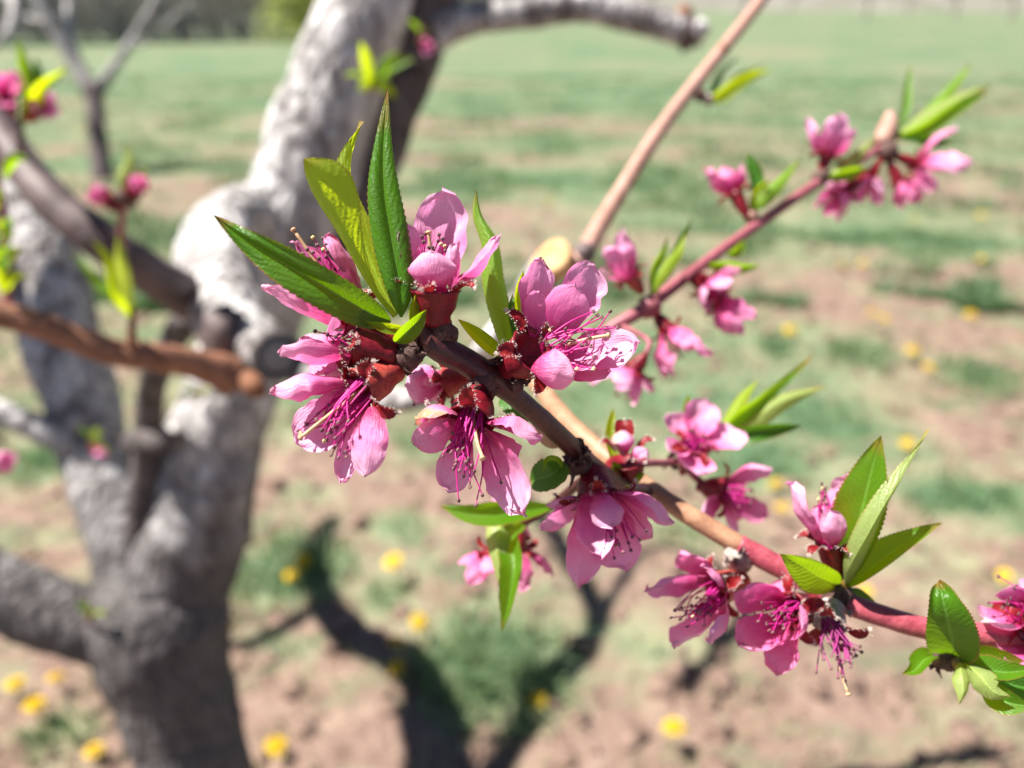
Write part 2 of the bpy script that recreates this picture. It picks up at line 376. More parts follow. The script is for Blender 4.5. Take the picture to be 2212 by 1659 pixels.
def blossom(parent, B, M, petals, r0=.0011, r1=.0029, stam=None, nst=16, slen=.011, pist=None, sep=5, sepl=.0048, sepsp=95, cm=CALYX,
            hero=True, pm=PETAL, label=None, fil=FILA, phase=.4, spread=.55, sepskip=(), seplist=(), sc=None, name='blossom'):
    """B base of the calyx, M centre of its mouth; petals: (tip, width mm, options)"""
    B, M = Vector(B), Vector(M); ax = (M-B).normalized(); L = (M-B).length
    mb = MB(); n = 12; seg = 14
    x = ax.orthogonal().normalized(); y = ax.cross(x); v = []; 
    pr = [(0, r0), (.12, r0*1.25), (.3, r1*.66), (.5, r1*.86), (.72, r1*.93), (.9, r1*.98), (1, r1*1.1), (.97, r1*.9), (.8, r1*.72), (.6, r1*.4)]
    for t, r in pr:
        for j in range(seg):
            a = 2*math.pi*j/seg; d = x*math.cos(a)+y*math.sin(a)
            v.append(B+ax*(L*t)+d*r*(1+.05*math.cos(5*a)))
    f = [(i*seg+j, i*seg+(j+1) % seg, (i+1)*seg+(j+1) % seg, (i+1)*seg+j) for i in range(len(pr)-1) for j in range(seg)]
    v += [B, B+ax*L*.55]; k = len(pr)*seg
    f += [(k, (j+1) % seg, j) for j in range(seg)]+[(k+1, k-seg+j, k-seg+(j+1) % seg) for j in range(seg)]
    mb.add(v, f)
    bo = mb.build(name, cm, parent, B)
    if label: bo['label'] = label
    for T, W, *op in petals:
        op = dict(op[0]) if op else {}
        T = Vector(T); rd = (T-M)-ax*(T-M).dot(ax)
        if rd.length > 1e-6: rd.normalize()
        b = op.pop('b', None)
        if b is None: b = M+rd*(r1*.72)-ax*(L*.06)
        op.setdefault('m', pm)
        petal(bo, b, T, W, ax, hero=hero, **op)
    fz = MB(); rnd = random.Random(sd())
    dirs = [d for i, d in enumerate(around(ax, 5, phase)) if i not in sepskip] if sep else []
    sp = [(M+d*r1*.95-ax*L*.05, (ax*math.cos(R(sepsp))+d*math.sin(R(sepsp))).normalized(), sepl*rnd.uniform(.85, 1.1)) for d in dirs]
    sp += [(M+(Vector(T)-M).normalized()*r1*.8, (Vector(T)-M).normalized(), (Vector(T)-M).length-r1*.8) for T in seplist]
    for b, d, l in sp:
        m2 = MB(); out = ax if abs(d.dot(ax)) < .95 else ax.orthogonal()
        mid = b+d*l*.55+ax*l*.13
        Cc = sheet(m2, [b, mid, b+d*l-ax*l*.10], .0036*l/.0048, prof_sepal, out, 0, 6, 38, 8, 8, 0, 0, .05, .05, sd())
        so_ = m2.build('sepal', SEPAL, bo, b)
        if hero:
            edge = [p for p, q in zip(m2.v, m2.uv) if q[0] in (0, 1) or q[1] == 1]
            ctr = b+d*l*.5
            for p in edge:
                p = Vector(p)
                for _ in range(7):
                    pp = p+Vector([rnd.gauss(0, .00022) for _ in range(3)])
                    dd = ((p-ctr).normalized()+Vector([rnd.gauss(0, .55) for _ in range(3)])).normalized()*rnd.uniform(.0002, .00055)
                    s = dd.orthogonal().normalized()*.00007
                    fz.add([pp-s, pp+s, pp+dd], [(0, 1, 2)])
    if hero and fz.v: o = fz.build('down_fringe', FUZZ, bo, M); o['kind'] = 'stuff'
    tips = [Vector(t) for t in (stam or [])]
    c = M-ax*L*.25 if sc is None else Vector(sc)
    while len(tips) < nst:
        if stam:
            a, b_ = rnd.choice(tips), rnd.choice(tips); T = a.lerp(b_, rnd.uniform(.1, .6))
            T = c+(T-c)*rnd.uniform(.72, 1.02)+Vector([rnd.gauss(0, .0010) for _ in range(3)])
        else:
            d = (ax+sum((e*rnd.gauss(0, spread*.6) for e in around(ax, 2)[:1]+[ax.cross(around(ax, 2)[0])]), Vector())).normalized()
            T = c+d*slen*rnd.uniform(.75, 1.1)
        tips.append(T)
    big = MB()
    for T in tips:
        rd = (T-c).normalized(); sdv = Vector([rnd.gauss(0, 1) for _ in range(3)]); sdv = (sdv-rd*sdv.dot(rd)).normalized()
        b = c+sdv*r1*.5
        tgt = MB() if hero else big
        stamen_mesh(tgt, b, T, (sdv*.5+ax*.5)*rnd.uniform(.3, 1.1), seg=5 if hero else 4)
        if hero: tgt.build('stamen', [fil, ANTH if rnd.random() > .07 else POLLEN], bo, b)
    if not hero and big.v: o = big.build('stamens', [fil, ANTH], bo, c); o['kind'] = 'stuff'
    if pist is not None:
        T = Vector(pist); m2 = MB(); d = (T-c).normalized()
        tube(m2, [c, c.lerp(T, .55)+ax*.0009, T], [.00045, .00036, .00038], 12, 7)
        tube(m2, [T-d*.0004, T+d*.00015, T+d*.0005], [.0003, .00068, .0003], 5, 7)
        m2.build('pistil', PIST, bo, c)
    return bo

def gblossom(parent, B, M, L=.014, W=9.5, open_=45, n=5, hero=False, ph=None, **kw):
    """blurred blossom: petals set around the axis"""
    B, M = Vector(B), Vector(M); ax = (M-B).normalized(); rnd = random.Random(sd())
    ph = rnd.uniform(0, 6) if ph is None else ph
    pt = []
    for d in around(ax, 5, ph)[:n]:
        o = R(open_+8+rnd.uniform(-22, 22))
        pt.append((M+(ax*math.cos(o)+d*math.sin(o))*L*rnd.uniform(.75, 1.15), W*rnd.uniform(.65, .95), {'ruf': .2, 'rag': .3, 'bend': rnd.uniform(.05, .2), 'cup': rnd.uniform(25, 55)}))
    return blossom(parent, B, M, pt, hero=hero, nst=kw.pop('nst', 14), slen=L*.8, phase=ph+.6, **kw)

def bud_scales(parent, c, n, size, m=SCALE, seed=1, ax=None):
    rnd = random.Random(seed); c = Vector(c)
    for i in range(n):
        d = Vector([rnd.gauss(0, 1) for _ in range(3)]).normalized()
        b = c+d*size*.25; T = b+(d+Vector([rnd.gauss(0, .4) for _ in range(3)])).normalized()*size*rnd.uniform(.7, 1.3)
        mb = MB(); fc = Vector([rnd.gauss(0, 1) for _ in range(3)]).normalized()
        sheet(mb, [b, (b+T)/2+fc*size*.2, T-fc*size*.15], size*rnd.uniform(.6, 1.0), prof_sepal, fc, 0, 10, rnd.uniform(30, 90), 7, 6, 0, 0, .2, .25, sd())
        mb.build('bud_scale', m, parent, b)
def lump(parent, c, r, m, name='node', seed=0, squash=(1, 1, 1)):
    mb = MB(); c = Vector(c); v = []; n, s = 9, 12
    for i in range(n):
        th = math.pi*i/(n-1)
        for j in range(s):
            a = 2*math.pi*j/s; d = Vector((math.sin(th)*math.cos(a)*squash[0], math.sin(th)*math.sin(a)*squash[1], math.cos(th)*squash[2]))
            v.append(c+d*r*(1+.35*noise.noise(d*2.1+Vector((seed, 0, 0)))+.15*noise.noise(d*6+Vector((seed, 4, 0)))))
    f = [(i*s+j, (i+1)*s+j, (i+1)*s+(j+1) % s, i*s+(j+1) % s) for i in range(n-1) for j in range(s)]
    mb.add(v, f); return mb.build(name, m, parent, c)
def stem(parent, pts, rad, m, name='stem', n=60, seg=12, amp=.05, fr=300, lump=.0, part=None):
    mb = MB(); tube(mb, pts, rad, n, seg, amp, fr, lump=lump); return mb.build(name, m, parent, pts[0])

# ================================================================== SETTING: ground, hillside
GREEN = [  # grassy patches: view pixel centre, radii, strength (turned into ellipses on the ground plane)
 (1060,1440,190,120,.9),(620,1225,150,80,.85),(830,1290,80,60,.6),(1850,765,75,32,1),(2110,808,90,32,1),(1675,748,45,18,.9),
 (1300,395,420,26,.9),(1000,395,140,34,.8),(2000,520,260,36,.9),(1600,480,200,24,.5),(1850,560,90,20,.5),
 (480,250,190,40,.6),(300,330,200,26,.8),(430,360,160,18,.7),(1800,910,190,60,.75),(1600,1000,200,70,.7),(2080,1080,160,60,.85),
 (90,1000,110,60,.9),(120,1590,140,80,.6),(1250,860,160,60,.6),(1500,1140,160,60,.6),(1350,760,160,60,.5),(2000,1230,220,60,.35),
 (900,960,90,80,.7),(860,1130,80,50,.6),(1400,1400,90,90,.4),(2150,1560,80,80,.55),(1330,1010,120,60,.6),(700,1500,60,90,.3),
 (1300,230,500,26,.75),(1900,290,350,24,.6),(1150,300,250,22,.6),(560,200,200,20,.7),(1000,180,300,14,.6),(1900,200,400,18,.35),(1500,120,700,10,.35),(500,120,300,10,.7),
 (60,380,120,20,.5),(380,470,90,30,.5),(900,620,120,40,.4),(750,640,100,40,.45),(1700,1550,120,40,.25),(1980,740,60,20,.5)]
SOILP = [(1950,620,330,36,.9),(2080,900,170,70,.9),(1050,480,220,30,.9),(1330,560,200,40,.6),(440,395,130,26,.9),(560,340,60,14,.7),(700,1080,220,90,1),(900,1560,300,140,1),(1800,1500,320,130,1),(100,1130,160,80,1),(1150,1250,260,90,.9),(2100,420,160,20,.9),(2050,680,220,40,.9),(1400,1250,120,60,.8),(380,1600,300,100,1),(1900,830,60,20,.6)]
ELL = []
for cx, cy, rx, ry, s in GREEN:
    c = ground_at(cx, cy); a = ground_at(cx, cy-ry); b = ground_at(cx, cy+ry); e = ground_at(cx+rx, cy)
    ELL.append((c.x, c.y, (e-c).length, abs(a.y-b.y)/2, s))
ELL = np.array(ELL); SEL = []
for cx, cy, rx, ry, s in SOILP:
    c = ground_at(cx, cy); a = ground_at(cx, cy-ry); b = ground_at(cx, cy+ry); e = ground_at(cx+rx, cy)
    SEL.append((c.x, c.y, (e-c).length, abs(a.y-b.y)/2, s))
def green_at(x, y):
    x, y = np.asarray(x, float), np.asarray(y, float)
    g = np.zeros_like(x)
    for cx, cy, rx, ry, s in ELL:
        q = ((x-cx)/rx)**2+((y-cy)/ry)**2
        g = np.maximum(g, s*np.exp(-q*.75))
    far = np.clip((y-4)/9, 0, 1)
    base = np.maximum(np.clip((y-1.2)/1.2, 0, 1)*.47, far*.66)
    for cx, cy, rx, ry, s in SEL:
        base = base*(1-.8*s*np.exp(-.7*(((x-cx)/rx)**2+((y-cy)/ry)**2)))
    return np.maximum(g, base)
def axis_vals(lo, hi, step, far, grow=1.16):
    a = list(np.arange(lo, hi+1e-6, step)); s = step; p = a[-1]
    while p < far: s *= grow; p += s; a.append(p)
    s = step; p = a[0]; b = []
    while p > -far: s *= grow; p -= s; b.append(p)
    return np.array(b[::-1]+a)
gx = axis_vals(-2.2, 2.6, .03, 400, 1.07); gy = axis_vals(.2, 4.8, .03, 400, 1.07)
XX, YY = np.meshgrid(gx, gy); nx, ny = len(gx), len(gy)
ZZ = np.zeros_like(XX)
near = (XX > -4) & (XX < 5) & (YY > -1) & (YY < 8)
for i, j in zip(*np.where(near)):
    p = Vector((XX[i, j], YY[i, j], 0))
    ZZ[i, j] = .020*noise.noise(p*4.5)+.017*noise.noise(p*13)+.010*noise.noise(p*27)
me = bpy.data.meshes.new('field'); nv = nx*ny
me.vertices.add(nv); me.vertices.foreach_set('co', np.stack([XX, YY, ZZ], -1).astype(np.float32).ravel())
ii, jj = np.meshgrid(np.arange(ny-1), np.arange(nx-1), indexing='ij')
q = np.stack([ii*nx+jj, ii*nx+jj+1, (ii+1)*nx+jj+1, (ii+1)*nx+jj], -1).reshape(-1, 4)
me.loops.add(q.size); me.loops.foreach_set('vertex_index', q.astype(np.int32).ravel())
me.polygons.add(len(q)); me.polygons.foreach_set('loop_start', np.arange(0, q.size, 4, dtype=np.int32)); me.update(calc_edges=True)
me.polygons.foreach_set('use_smooth', np.ones(len(q), dtype=bool))
at = me.attributes.new('green', 'FLOAT', 'POINT'); at.data.foreach_set('value', green_at(XX, YY).astype(np.float32).ravel())
me.materials.append(GROUND)
field = bpy.data.objects.new('field', me); link(field, (0, 0, 0)); field['kind'] = 'structure'; field['label'] = 'pinkish tan orchard soil with patches of spring grass'
# far hillside that closes the view beyond the orchard
mb = MB(); hv = []
NH = 80
for i in range(NH+1):
    a = math.pi*(i/NH); 
    for r_, h_ in ((230, -1), (270, 9+7*noise.noise(Vector((i*.17, 1, 0)))), (330, 22+12*noise.noise(Vector((i*.13, 5, 0)))), (385, 24+12*noise.noise(Vector((i*.13, 5, 0))))):
        hv.append((r_*math.cos(a), r_*math.sin(a), h_))
mb.add(hv, [(i*4+j, i*4+j+1, (i+1)*4+j+1, (i+1)*4+j) for i in range(NH) for j in range(3)])
hill = mb.build('hill', HILL, None, (0, 230, 0)); hill['kind'] = 'structure'; hill['label'] = 'low far hillside closing the orchard'

def zg(x, y):
    p = Vector((x, y, 0))
    return .020*noise.noise(p*4.5)+.017*noise.noise(p*13)+.010*noise.noise(p*27)

# ---- grass: blades as one mesh each for the green and the dry
def blades(name, pos, hgt, wid, material, label, tint, parent=None, kind='stuff', origin=(0, 0, 0), lean=.55):
    n = len(pos); a = np.random.rand(n)*2*np.pi; d = np.stack([np.cos(a), np.sin(a)], -1)
    s = np.stack([-d[:, 1], d[:, 0]], -1)*wid[:, None]*.5
    ln = (np.random.rand(n)*lean+.08)*hgt
    b = np.array(pos)
    def pt(k, side):
        hh = hgt*(k*(1-.25*k)); oo = ln*k**1.7
        w_ = (1-k)*side
        return np.stack([b[:, 0]+d[:, 0]*oo+s[:, 0]*w_, b[:, 1]+d[:, 1]*oo+s[:, 1]*w_, b[:, 2]+hh], -1)
    V = np.stack([pt(0, -1), pt(0, 1), pt(.5, 1.5), pt(.5, -1.5), pt(1, 0)], 1).reshape(-1, 3)-np.array(origin)
    base = np.arange(n)[:, None]*5
    quads = (base+np.array([0, 1, 2, 3])); tris = base+np.array([3, 2, 4])
    loops = np.concatenate([quads, tris], 1).ravel().astype(np.int32)
    me = bpy.data.meshes.new(name); me.vertices.add(n*5); me.vertices.foreach_set('co', V.astype(np.float32).ravel())
    me.loops.add(len(loops)); me.loops.foreach_set('vertex_index', loops)
    me.polygons.add(2*n); st = (np.arange(n)[:, None]*7+np.array([0, 4])).ravel().astype(np.int32)
    me.polygons.foreach_set('loop_start', st); me.update(calc_edges=True)
    at = me.attributes.new('tint', 'FLOAT', 'POINT'); at.data.foreach_set('value', np.repeat(tint, 5).astype(np.float32))
    me.materials.append(material)
    o = bpy.data.objects.new(name, me); link(o, origin, parent)
    if kind: o['kind'] = kind
    if label: o['label'] = label
    return o
def scatter(n, ymax, power):
    """points on the ground in front of the camera, denser near"""
    y = .55+(ymax-.55)*np.random.rand(n)**power
    x = (np.random.rand(n)*2-1)*(y*.95+.75)
    return x, y
x, y = scatter(480000, 12, 1.9)
g = green_at(x, y)
nz = np.array([noise.noise(Vector((a*7, b*7, 3)))+.5*noise.noise(Vector((a*19, b*19, 3))) for a, b in zip(x, y)])
keep = (g+.75*nz > .45) & (np.random.rand(len(x)) < np.clip((g-.2)*.8, .06, .6))
x, y, g = x[keep], y[keep], g[keep]
pos = np.stack([x, y, np.array([zg(a, b) for a, b in zip(x, y)])-.004], -1)
h = (.03+.055*np.random.rand(len(x)))*(.6+.6*g)
blades('grass', pos, h, .0035+.003*np.random.rand(len(x)), GRASS, 'short spring grass growing in patches over the orchard soil', np.clip(.75-.55*g+.45*(np.random.rand(len(x))-.3), 0, 1))
y = 3.5+14*np.random.rand(300000)**1.6; x = (np.random.rand(len(y))*2-1)*(y*1.05+1.2)
nz = np.array([noise.noise(Vector((a*1.1, b*2.0, 5)))+.7*noise.noise(Vector((a*3.1, b*4.5, 8))) for a, b in zip(x, y)])
g = green_at(x, y); keep = (nz+.6*(g-.5) > .12) & (np.random.rand(len(x)) < .55); x, y, nz = x[keep], y[keep], nz[keep]
pos = np.stack([x, y, np.zeros(len(x))-.004], -1)
blades('far_grass', pos, .05+.07*np.random.rand(len(x)), .007+.007*np.random.rand(len(x)), GRASS, 'clumpy meadow grass across the far orchard field', np.clip(.55-.6*nz+.5*(np.random.rand(len(x))-.5), 0, 1), lean=.9)
x, y = scatter(60000, 9, 1.7); g = green_at(x, y)
nz = np.array([noise.noise(Vector((a*5, b*5, 9))) for a, b in zip(x, y)])
keep = (nz > -.05) & (np.random.rand(len(x)) < .5); x, y = x[keep], y[keep]
pos = np.stack([x, y, np.array([zg(a, b) for a, b in zip(x, y)])-.004], -1)
blades('dry_grass', pos, .02+.035*np.random.rand(len(x)), .003+.003*np.random.rand(len(x)), GRASS_DRY, 'bleached dry grass strewn over the soil', np.random.rand(len(x)), lean=1.4)

# ---- clods of soil
ico = [Vector(v) for v in [(0,0,1),(.894,0,.447),(.276,.851,.447),(-.724,.526,.447),(-.724,-.526,.447),(.276,-.851,.447),(.724,.526,-.447),(-.276,.851,-.447),(-.894,0,-.447),(-.276,-.851,-.447),(.724,-.526,-.447),(0,0,-1)]]
icf = [(0,1,2),(0,2,3),(0,3,4),(0,4,5),(0,5,1),(1,6,2),(2,7,3),(3,8,4),(4,9,5),(5,10,1),(2,6,7),(3,7,8),(4,8,9),(5,9,10),(1,10,6),(11,7,6),(11,8,7),(11,9,8),(11,10,9),(11,6,10)]
mb = MB(); x, y = scatter(2600, 5, 1.5); g = green_at(x, y)
for a, b, gg in zip(x, y, g):
    if gg > .5: continue
    r = random.choice([.008, .012, .016, .024, .034])*random.uniform(.6, 1.2)
    z = zg(a, b); fl = random.uniform(.4, .75)
    vv = [Vector((a, b, z+r*.1))+Vector((p.x, p.y, p.z*fl))*r*random.uniform(.7, 1.25) for p in ico]
    mb.add(vv, icf)
o = mb.build('soil_clods', SOIL, None, (0, 2, 0)); tag(o, 'crumbled clods of dry soil lying on the orchard ground', None, None, 'stuff')

# ---- distinct tufts of grass
def tuft(x, y, rpx, n, hgt, label):
    c = ground_at(x, y); r = rpx*(c-CAM).length/F
    n = n*4//10; a = np.random.rand(n)*2*np.pi; q = 1.25*r*np.random.rand(n)**.8
    px, py = c.x+q*np.cos(a), c.y+q*np.sin(a)
    pos = np.stack([px, py, np.array([zg(u, v) for u, v in zip(px, py)])-.004], -1)
    o = blades('grass_tuft', pos, hgt*(.5+.6*np.random.rand(n)), .004+.003*np.random.rand(n), GRASS, None, .3+.65*np.random.rand(n), kind=None, origin=(c.x, c.y, 0), lean=1.3)
    tag(o, label, 'grass tuft', 'grass tufts on the soil')
tuft(1060, 1450, 130, 900, .11, 'largest tuft of long grass on the soil below the hanging green leaf')
tuft(1850, 775, 62, 700, .09, 'dark round grass tuft between two yellow dandelions and the branch at right')
tuft(2110, 820, 72, 800, .09, 'dark round grass tuft farthest right on the bare soil')
tuft(1675, 755, 38, 350, .07, 'smallest dark grass tuft left of the pair at right')
tuft(620, 1240, 120, 700, .08, 'loose grass tuft right beside the old trunk')

# ================================================================== OLD PEACH TREE
base = P(430, 1659, 1.08); base.z = 0
tree = thing('peach_tree', (base.x+.01, base.y-.02, 0), 'old pale-barked peach tree with forked trunk and pruned limbs', 'tree')
def limb(name, pts, hw, m=TRUNK, n=70, seg=28, amp=.13, fr=16, parent=None):
    """pts (view px x, y, depth), hw: half widths in view px"""
    p = [P(*q) for q in pts]; r = [h*q[2]/F for h, q in zip(hw, pts)]
    mb = MB(); tube(mb, p, r, n, seg, amp, fr, lump=.10); return mb.build(name, m, parent or tree, p[0])
mb = MB(); tp = [Vector((base.x+.012, base.y-.02, -.06)), Vector((base.x+.005, base.y-.01, .12)), P(415, 1659, 1.075), P(395, 1560, 1.06), P(362, 1440, 1.04), P(345, 1330, 1.02), P(340, 1250, 1.01)]
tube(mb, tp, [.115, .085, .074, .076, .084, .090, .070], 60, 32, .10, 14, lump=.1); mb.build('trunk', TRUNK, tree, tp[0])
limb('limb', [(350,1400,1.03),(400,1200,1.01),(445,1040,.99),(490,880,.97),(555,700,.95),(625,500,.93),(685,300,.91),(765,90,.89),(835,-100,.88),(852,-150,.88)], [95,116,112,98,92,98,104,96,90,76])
limb('limb', [(600,640,.97),(700,520,.965),(790,380,.96),(850,230,.95),(905,80,.94),(945,-50,.93),(965,-120,.92)], [50,60,60,60,62,62,56], BARK_LIMB)
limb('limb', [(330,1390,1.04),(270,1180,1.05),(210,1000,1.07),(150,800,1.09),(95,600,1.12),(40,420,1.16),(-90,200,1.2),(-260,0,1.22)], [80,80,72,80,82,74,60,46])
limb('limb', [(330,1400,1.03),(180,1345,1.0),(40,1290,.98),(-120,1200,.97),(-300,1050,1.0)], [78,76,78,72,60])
limb('limb', [(240,1010,1.06),(150,960,1.04),(40,905,1.02),(-90,860,1.0),(-260,800,1.0)], [34,30,28,26,24], n=40, seg=16)
limb('limb', [(930,70,.93),(1000,48,.94),(1120,30,.95),(1250,18,.97),(1360,35,.98),(1472,68,.985)], [52,36,32,30,34,34], n=50, seg=18)
limb('limb', [(600,470,.92),(500,470,.84),(462,560,.77),(505,690,.69),(555,742,.63),(594,764,.607)], [55,62,78,80,62,52], n=60)
limb('limb', [(300,1300,1.0),(300,1130,.955),(316,960,.915),(332,820,.85),(400,690,.75)], [26,27,31,28,30], BARK_LIMB, 50, 16)  # dark branch; its lower part stands in for a shadow down the trunk
lump(tree, P(322, 950, .89), .024, BARK_LIMB, 'burl', 8, (1.3, 1, .6))
mb = MB(); c = P(600, 768, .604); ax = ((c-P(545, 738, .64)).normalized()*.75+(CAM-c).normalized()*.5).normalized(); a = ax.orthogonal().normalized(); b = ax.cross(a); v = []
prf = [(.0185, -.012), (.0205, -.004), (.0212, .001), (.0195, .004), (.0172, .0036), (.0158, -.001), (.0142, -.0015), (.0128, .0015), (.009, .002), (.004, .0022)]
for rr, hh in prf:
    for j_ in range(28):
        t = 2*math.pi*j_/28; v.append(c+(a*math.cos(t)+b*math.sin(t))*rr*(1+.05*noise.noise(Vector((math.cos(t)*2, math.sin(t)*2, 4))))+ax*hh)
v.append(c+ax*.002); np_ = len(prf)
mb.add(v, [(i_*28+j_, i_*28+(j_+1) % 28, (i_+1)*28+(j_+1) % 28, (i_+1)*28+j_) for i_ in range(np_-1) for j_ in range(28)]+[((np_-1)*28+j_, (np_-1)*28+(j_+1) % 28, np_*28) for j_ in range(28)])
mb.mi = [1 if 4*28 <= q_ < 6*28 or 2*28 <= q_ < 3*28 else 0 for q_ in range(len(mb.f))]
mb.build('cut_stub', [CUT_GREY, BARK_LIMB], tree, c)
limb('callus', [(500,800,.60),(545,835,.595),(572,850,.60)], [22,26,12], CALLUS, 14, 14, .25, 40)
lump(tree, P(1488, 72, .985), .020, BARK_MAROON, 'cut_stub', 3)
lump(tree, P(1510, 65, .975), .013, TRUNK, 'cut_stub', 5)
lump(tree, P(1478, 30, .98), .011, CALLUS, 'callus', 6)
limb('limb', [(655,800,.64),(720,840,.58),(800,858,.52),(900,858,.47),(1000,810,.42),(1100,700,.375),(1165,600,.35),(1190,570,.338)], [40,34,30,28,30,34,38,38], TRUNK, 60, 18, .06, 40)
# the pale cut face of the pruned limb
mb = MB(); c = P(1192, 562, .335); ax = (CAM+Vector((-.25, 0, .5))-c).normalized(); a = ax.orthogonal().normalized(); b = ax.cross(a); v = []
for rr, hh in ((.0095, -.004), (.0098, .0), (.0088, .0025), (.0062, .0018), (.003, .0012)):
    for j in range(24):
        t = 2*math.pi*j/24; v.append(c+(a*math.cos(t)*1.15+b*math.sin(t)*.9)*rr*(1+.06*math.sin(3*t))+ax*hh)
v.append(c+ax*.001)
mb.add(v, [(i*24+j, i*24+(j+1) % 24, (i+1)*24+(j+1) % 24, (i+1)*24+j) for i in range(4) for j in range(24)]+[(96+j, 96+(j+1) % 24, 120) for j in range(24)])
mb.build('cut_face', CUT, tree, c)
# higher limbs added out of view so that their shadows fall on the ground
def from_shadow(px, py, h):                 # the point at height h that shades ground pixel (px, py)
    g_ = ground_at(px, py); return g_+SUN*(h/SUN.z)
def shadow_limb(spec, n=40):
    p = [from_shadow(x_, y_, h_) for x_, y_, h_, r_ in spec]
    mb = MB(); tube(mb, p, [s[3] for s in spec], n, 16, .1, 16, lump=.1); return mb.build('limb', TRUNK, tree, p[0])

def shadow_limb2(first, spec, r0):
    p = first+[from_shadow(x_, y_, h_) for x_, y_, h_, r_ in spec]
    mb = MB(); tube(mb, p, r0+[q[3] for q in spec], 50, 16, .1, 16, lump=.1); mb.build('limb', TRUNK, tree, p[0])
shadow_limb2([P(-175,100,1.21), P(-260,0,1.22)], [(770,1385,1.6,.046),(705,1300,1.85,.040),(685,1200,2.1,.030),(720,1120,2.4,.018)], [.052,.050])
shadow_limb2([P(-90,200,1.2)], [(930,1800,1.7,.036),(1060,1660,1.85,.033),(1200,1480,2.0,.031),(1285,1330,2.15,.028),(1200,1160,2.4,.024),(1120,1060,2.7,.016)], [.045])
shadow_limb2([from_shadow(1285,1330,2.15)], [(1420,1180,2.35,.014),(1580,1250,2.45,.017),(1610,1330,2.4,.021),(1540,1420,2.35,.020),(1480,1495,2.3,.020)], [.016])
shadow_limb2([from_shadow(705,1300,1.85)], [(560,1380,1.9,.016),(480,1400,2.0,.012)], [.022])
# ================================================================== MAIN FLOWERING BRANCH
br = thing('flowering_branch', P(1190, 600, .335), 'nearest peach branch with open pink blossoms and fresh leaves, in sharp focus', 'branch')
def px(*pts): return [P(*q) for q in pts]
stem(br, px((1185,590,.335),(1120,740,.30),(1190,868,.245),(1300,978,.218),(1450,1088,.206),(1600,1180,.200)), [.0040,.0034,.0030,.0028,.0026,.0027], BARK_TAN, n=70)
stem(br, px((1595,1176,.200),(1660,1212,.198),(1735,1252,.195),(1815,1298,.190),(1980,1352,.186),(2100,1370,.185),(2220,1376,.186),(2340,1392,.190)), [.0028,.0030,.0026,.0028,.0027,.0029,.0027,.0026], BARK_PINK, n=70)
stem(br, px((905,705,.157),(940,745,.158),(1000,778,.160),(1060,815,.162),(1120,862,.166),(1200,932,.173),(1290,1015,.186),(1345,1050,.197),(1400,1062,.207)), [.0022,.0031,.0029,.0027,.0023,.0023,.0023,.0023,.0016], BARK_DARK, n=80, seg=16, lump=.06, fr=260)
for i, (a, n, s, m_) in enumerate([(A2(1130,420,.1555),9,.0030,SCALE),(A2(1330,250,.156),6,.0028,SCALE),(A2(1230,330,.1565),7,.0028,SCALE),(A2(1700,620,.160),9,.0032,SCALE),(A2(1830,430,.161),6,.003,SCALE),
        (A2(1950,560,.161),6,.0028,SCALE),(A4(1010,540,.178),8,.0034,SCALE),(A4(930,600,.176),5,.003,SCALE),(A5(600,880,.199),10,.0038,SCALE_GREY),(A5(670,820,.2),6,.003,SCALE_GREY),
        (A5(1130,1070,.19),8,.0032,SCALE),(A5(1170,1120,.188),5,.0028,SCALE_GREY),(A5(1760,1440,.184),7,.003,SCALE),(A4(1600,560,.226),5,.003,SCALE)]):
    bud_scales(br, a, n, s, m_, i+3)
for i, (a, r_, m_) in enumerate([(A2(1150,400,.157),.0034,SCALE),(A2(1400,230,.158),.0034,SCALE),(A2(1720,600,.162),.0036,SCALE),(A2(1900,480,.163),.0034,SCALE),(A4(1000,560,.181),.0036,SCALE),
        (A5(610,860,.2005),.0040,SCALE_GREY),(A5(1150,1060,.1905),.0044,SCALE),(A5(1750,1400,.1855),.0036,SCALE)]):
    lump(br, a, r_, m_, 'node', i)

D = dict
# -- blossom, lower left of the cluster
blossom(br, A2(1085,490,.1575), A2(800,650,.1520), [
    (A2(150,665,.1490), 10.5, D(cup=75, bend=.14, rim=60, roll=-25)),
    (A2(330,1040,.1525), 10.0, D(cup=30, bend=.10, roll=10)),
    (A2(835,1285,.1462), 8.0, D(cup=55, bend=.14, e=1.05, face=FWD+RIGHT*.25+UP*.2, b=A2(885,775,.1500), rag=.08)),
    (A2(670,1325,.1530), 7.6, D(cup=35, bend=.05)),
    (A2(560,560,.1585), 6, D(cup=40))],
    r0=.0022, r1=.0043, cm=CALYX_ORANGE, stam=[A2(*t) for t in [(440,945,.1490),(350,955,.1500),(410,905,.1505),(490,825,.150),(520,950,.1475),(560,975,.1465),(600,925,.1470),(620,1000,.1465),(555,1020,.149),(610,1075,.1480),(590,1130,.1485),(640,1150,.147),(700,1145,.1475),(690,1110,.1485),(715,880,.1455),(640,890,.146),(480,870,.148)]],
    nst=30, pist=A2(365,1003,.1455), sepl=.0052, sepsp=98, phase=.3, label='blossom at left with swept magenta stamens and cream pistil')
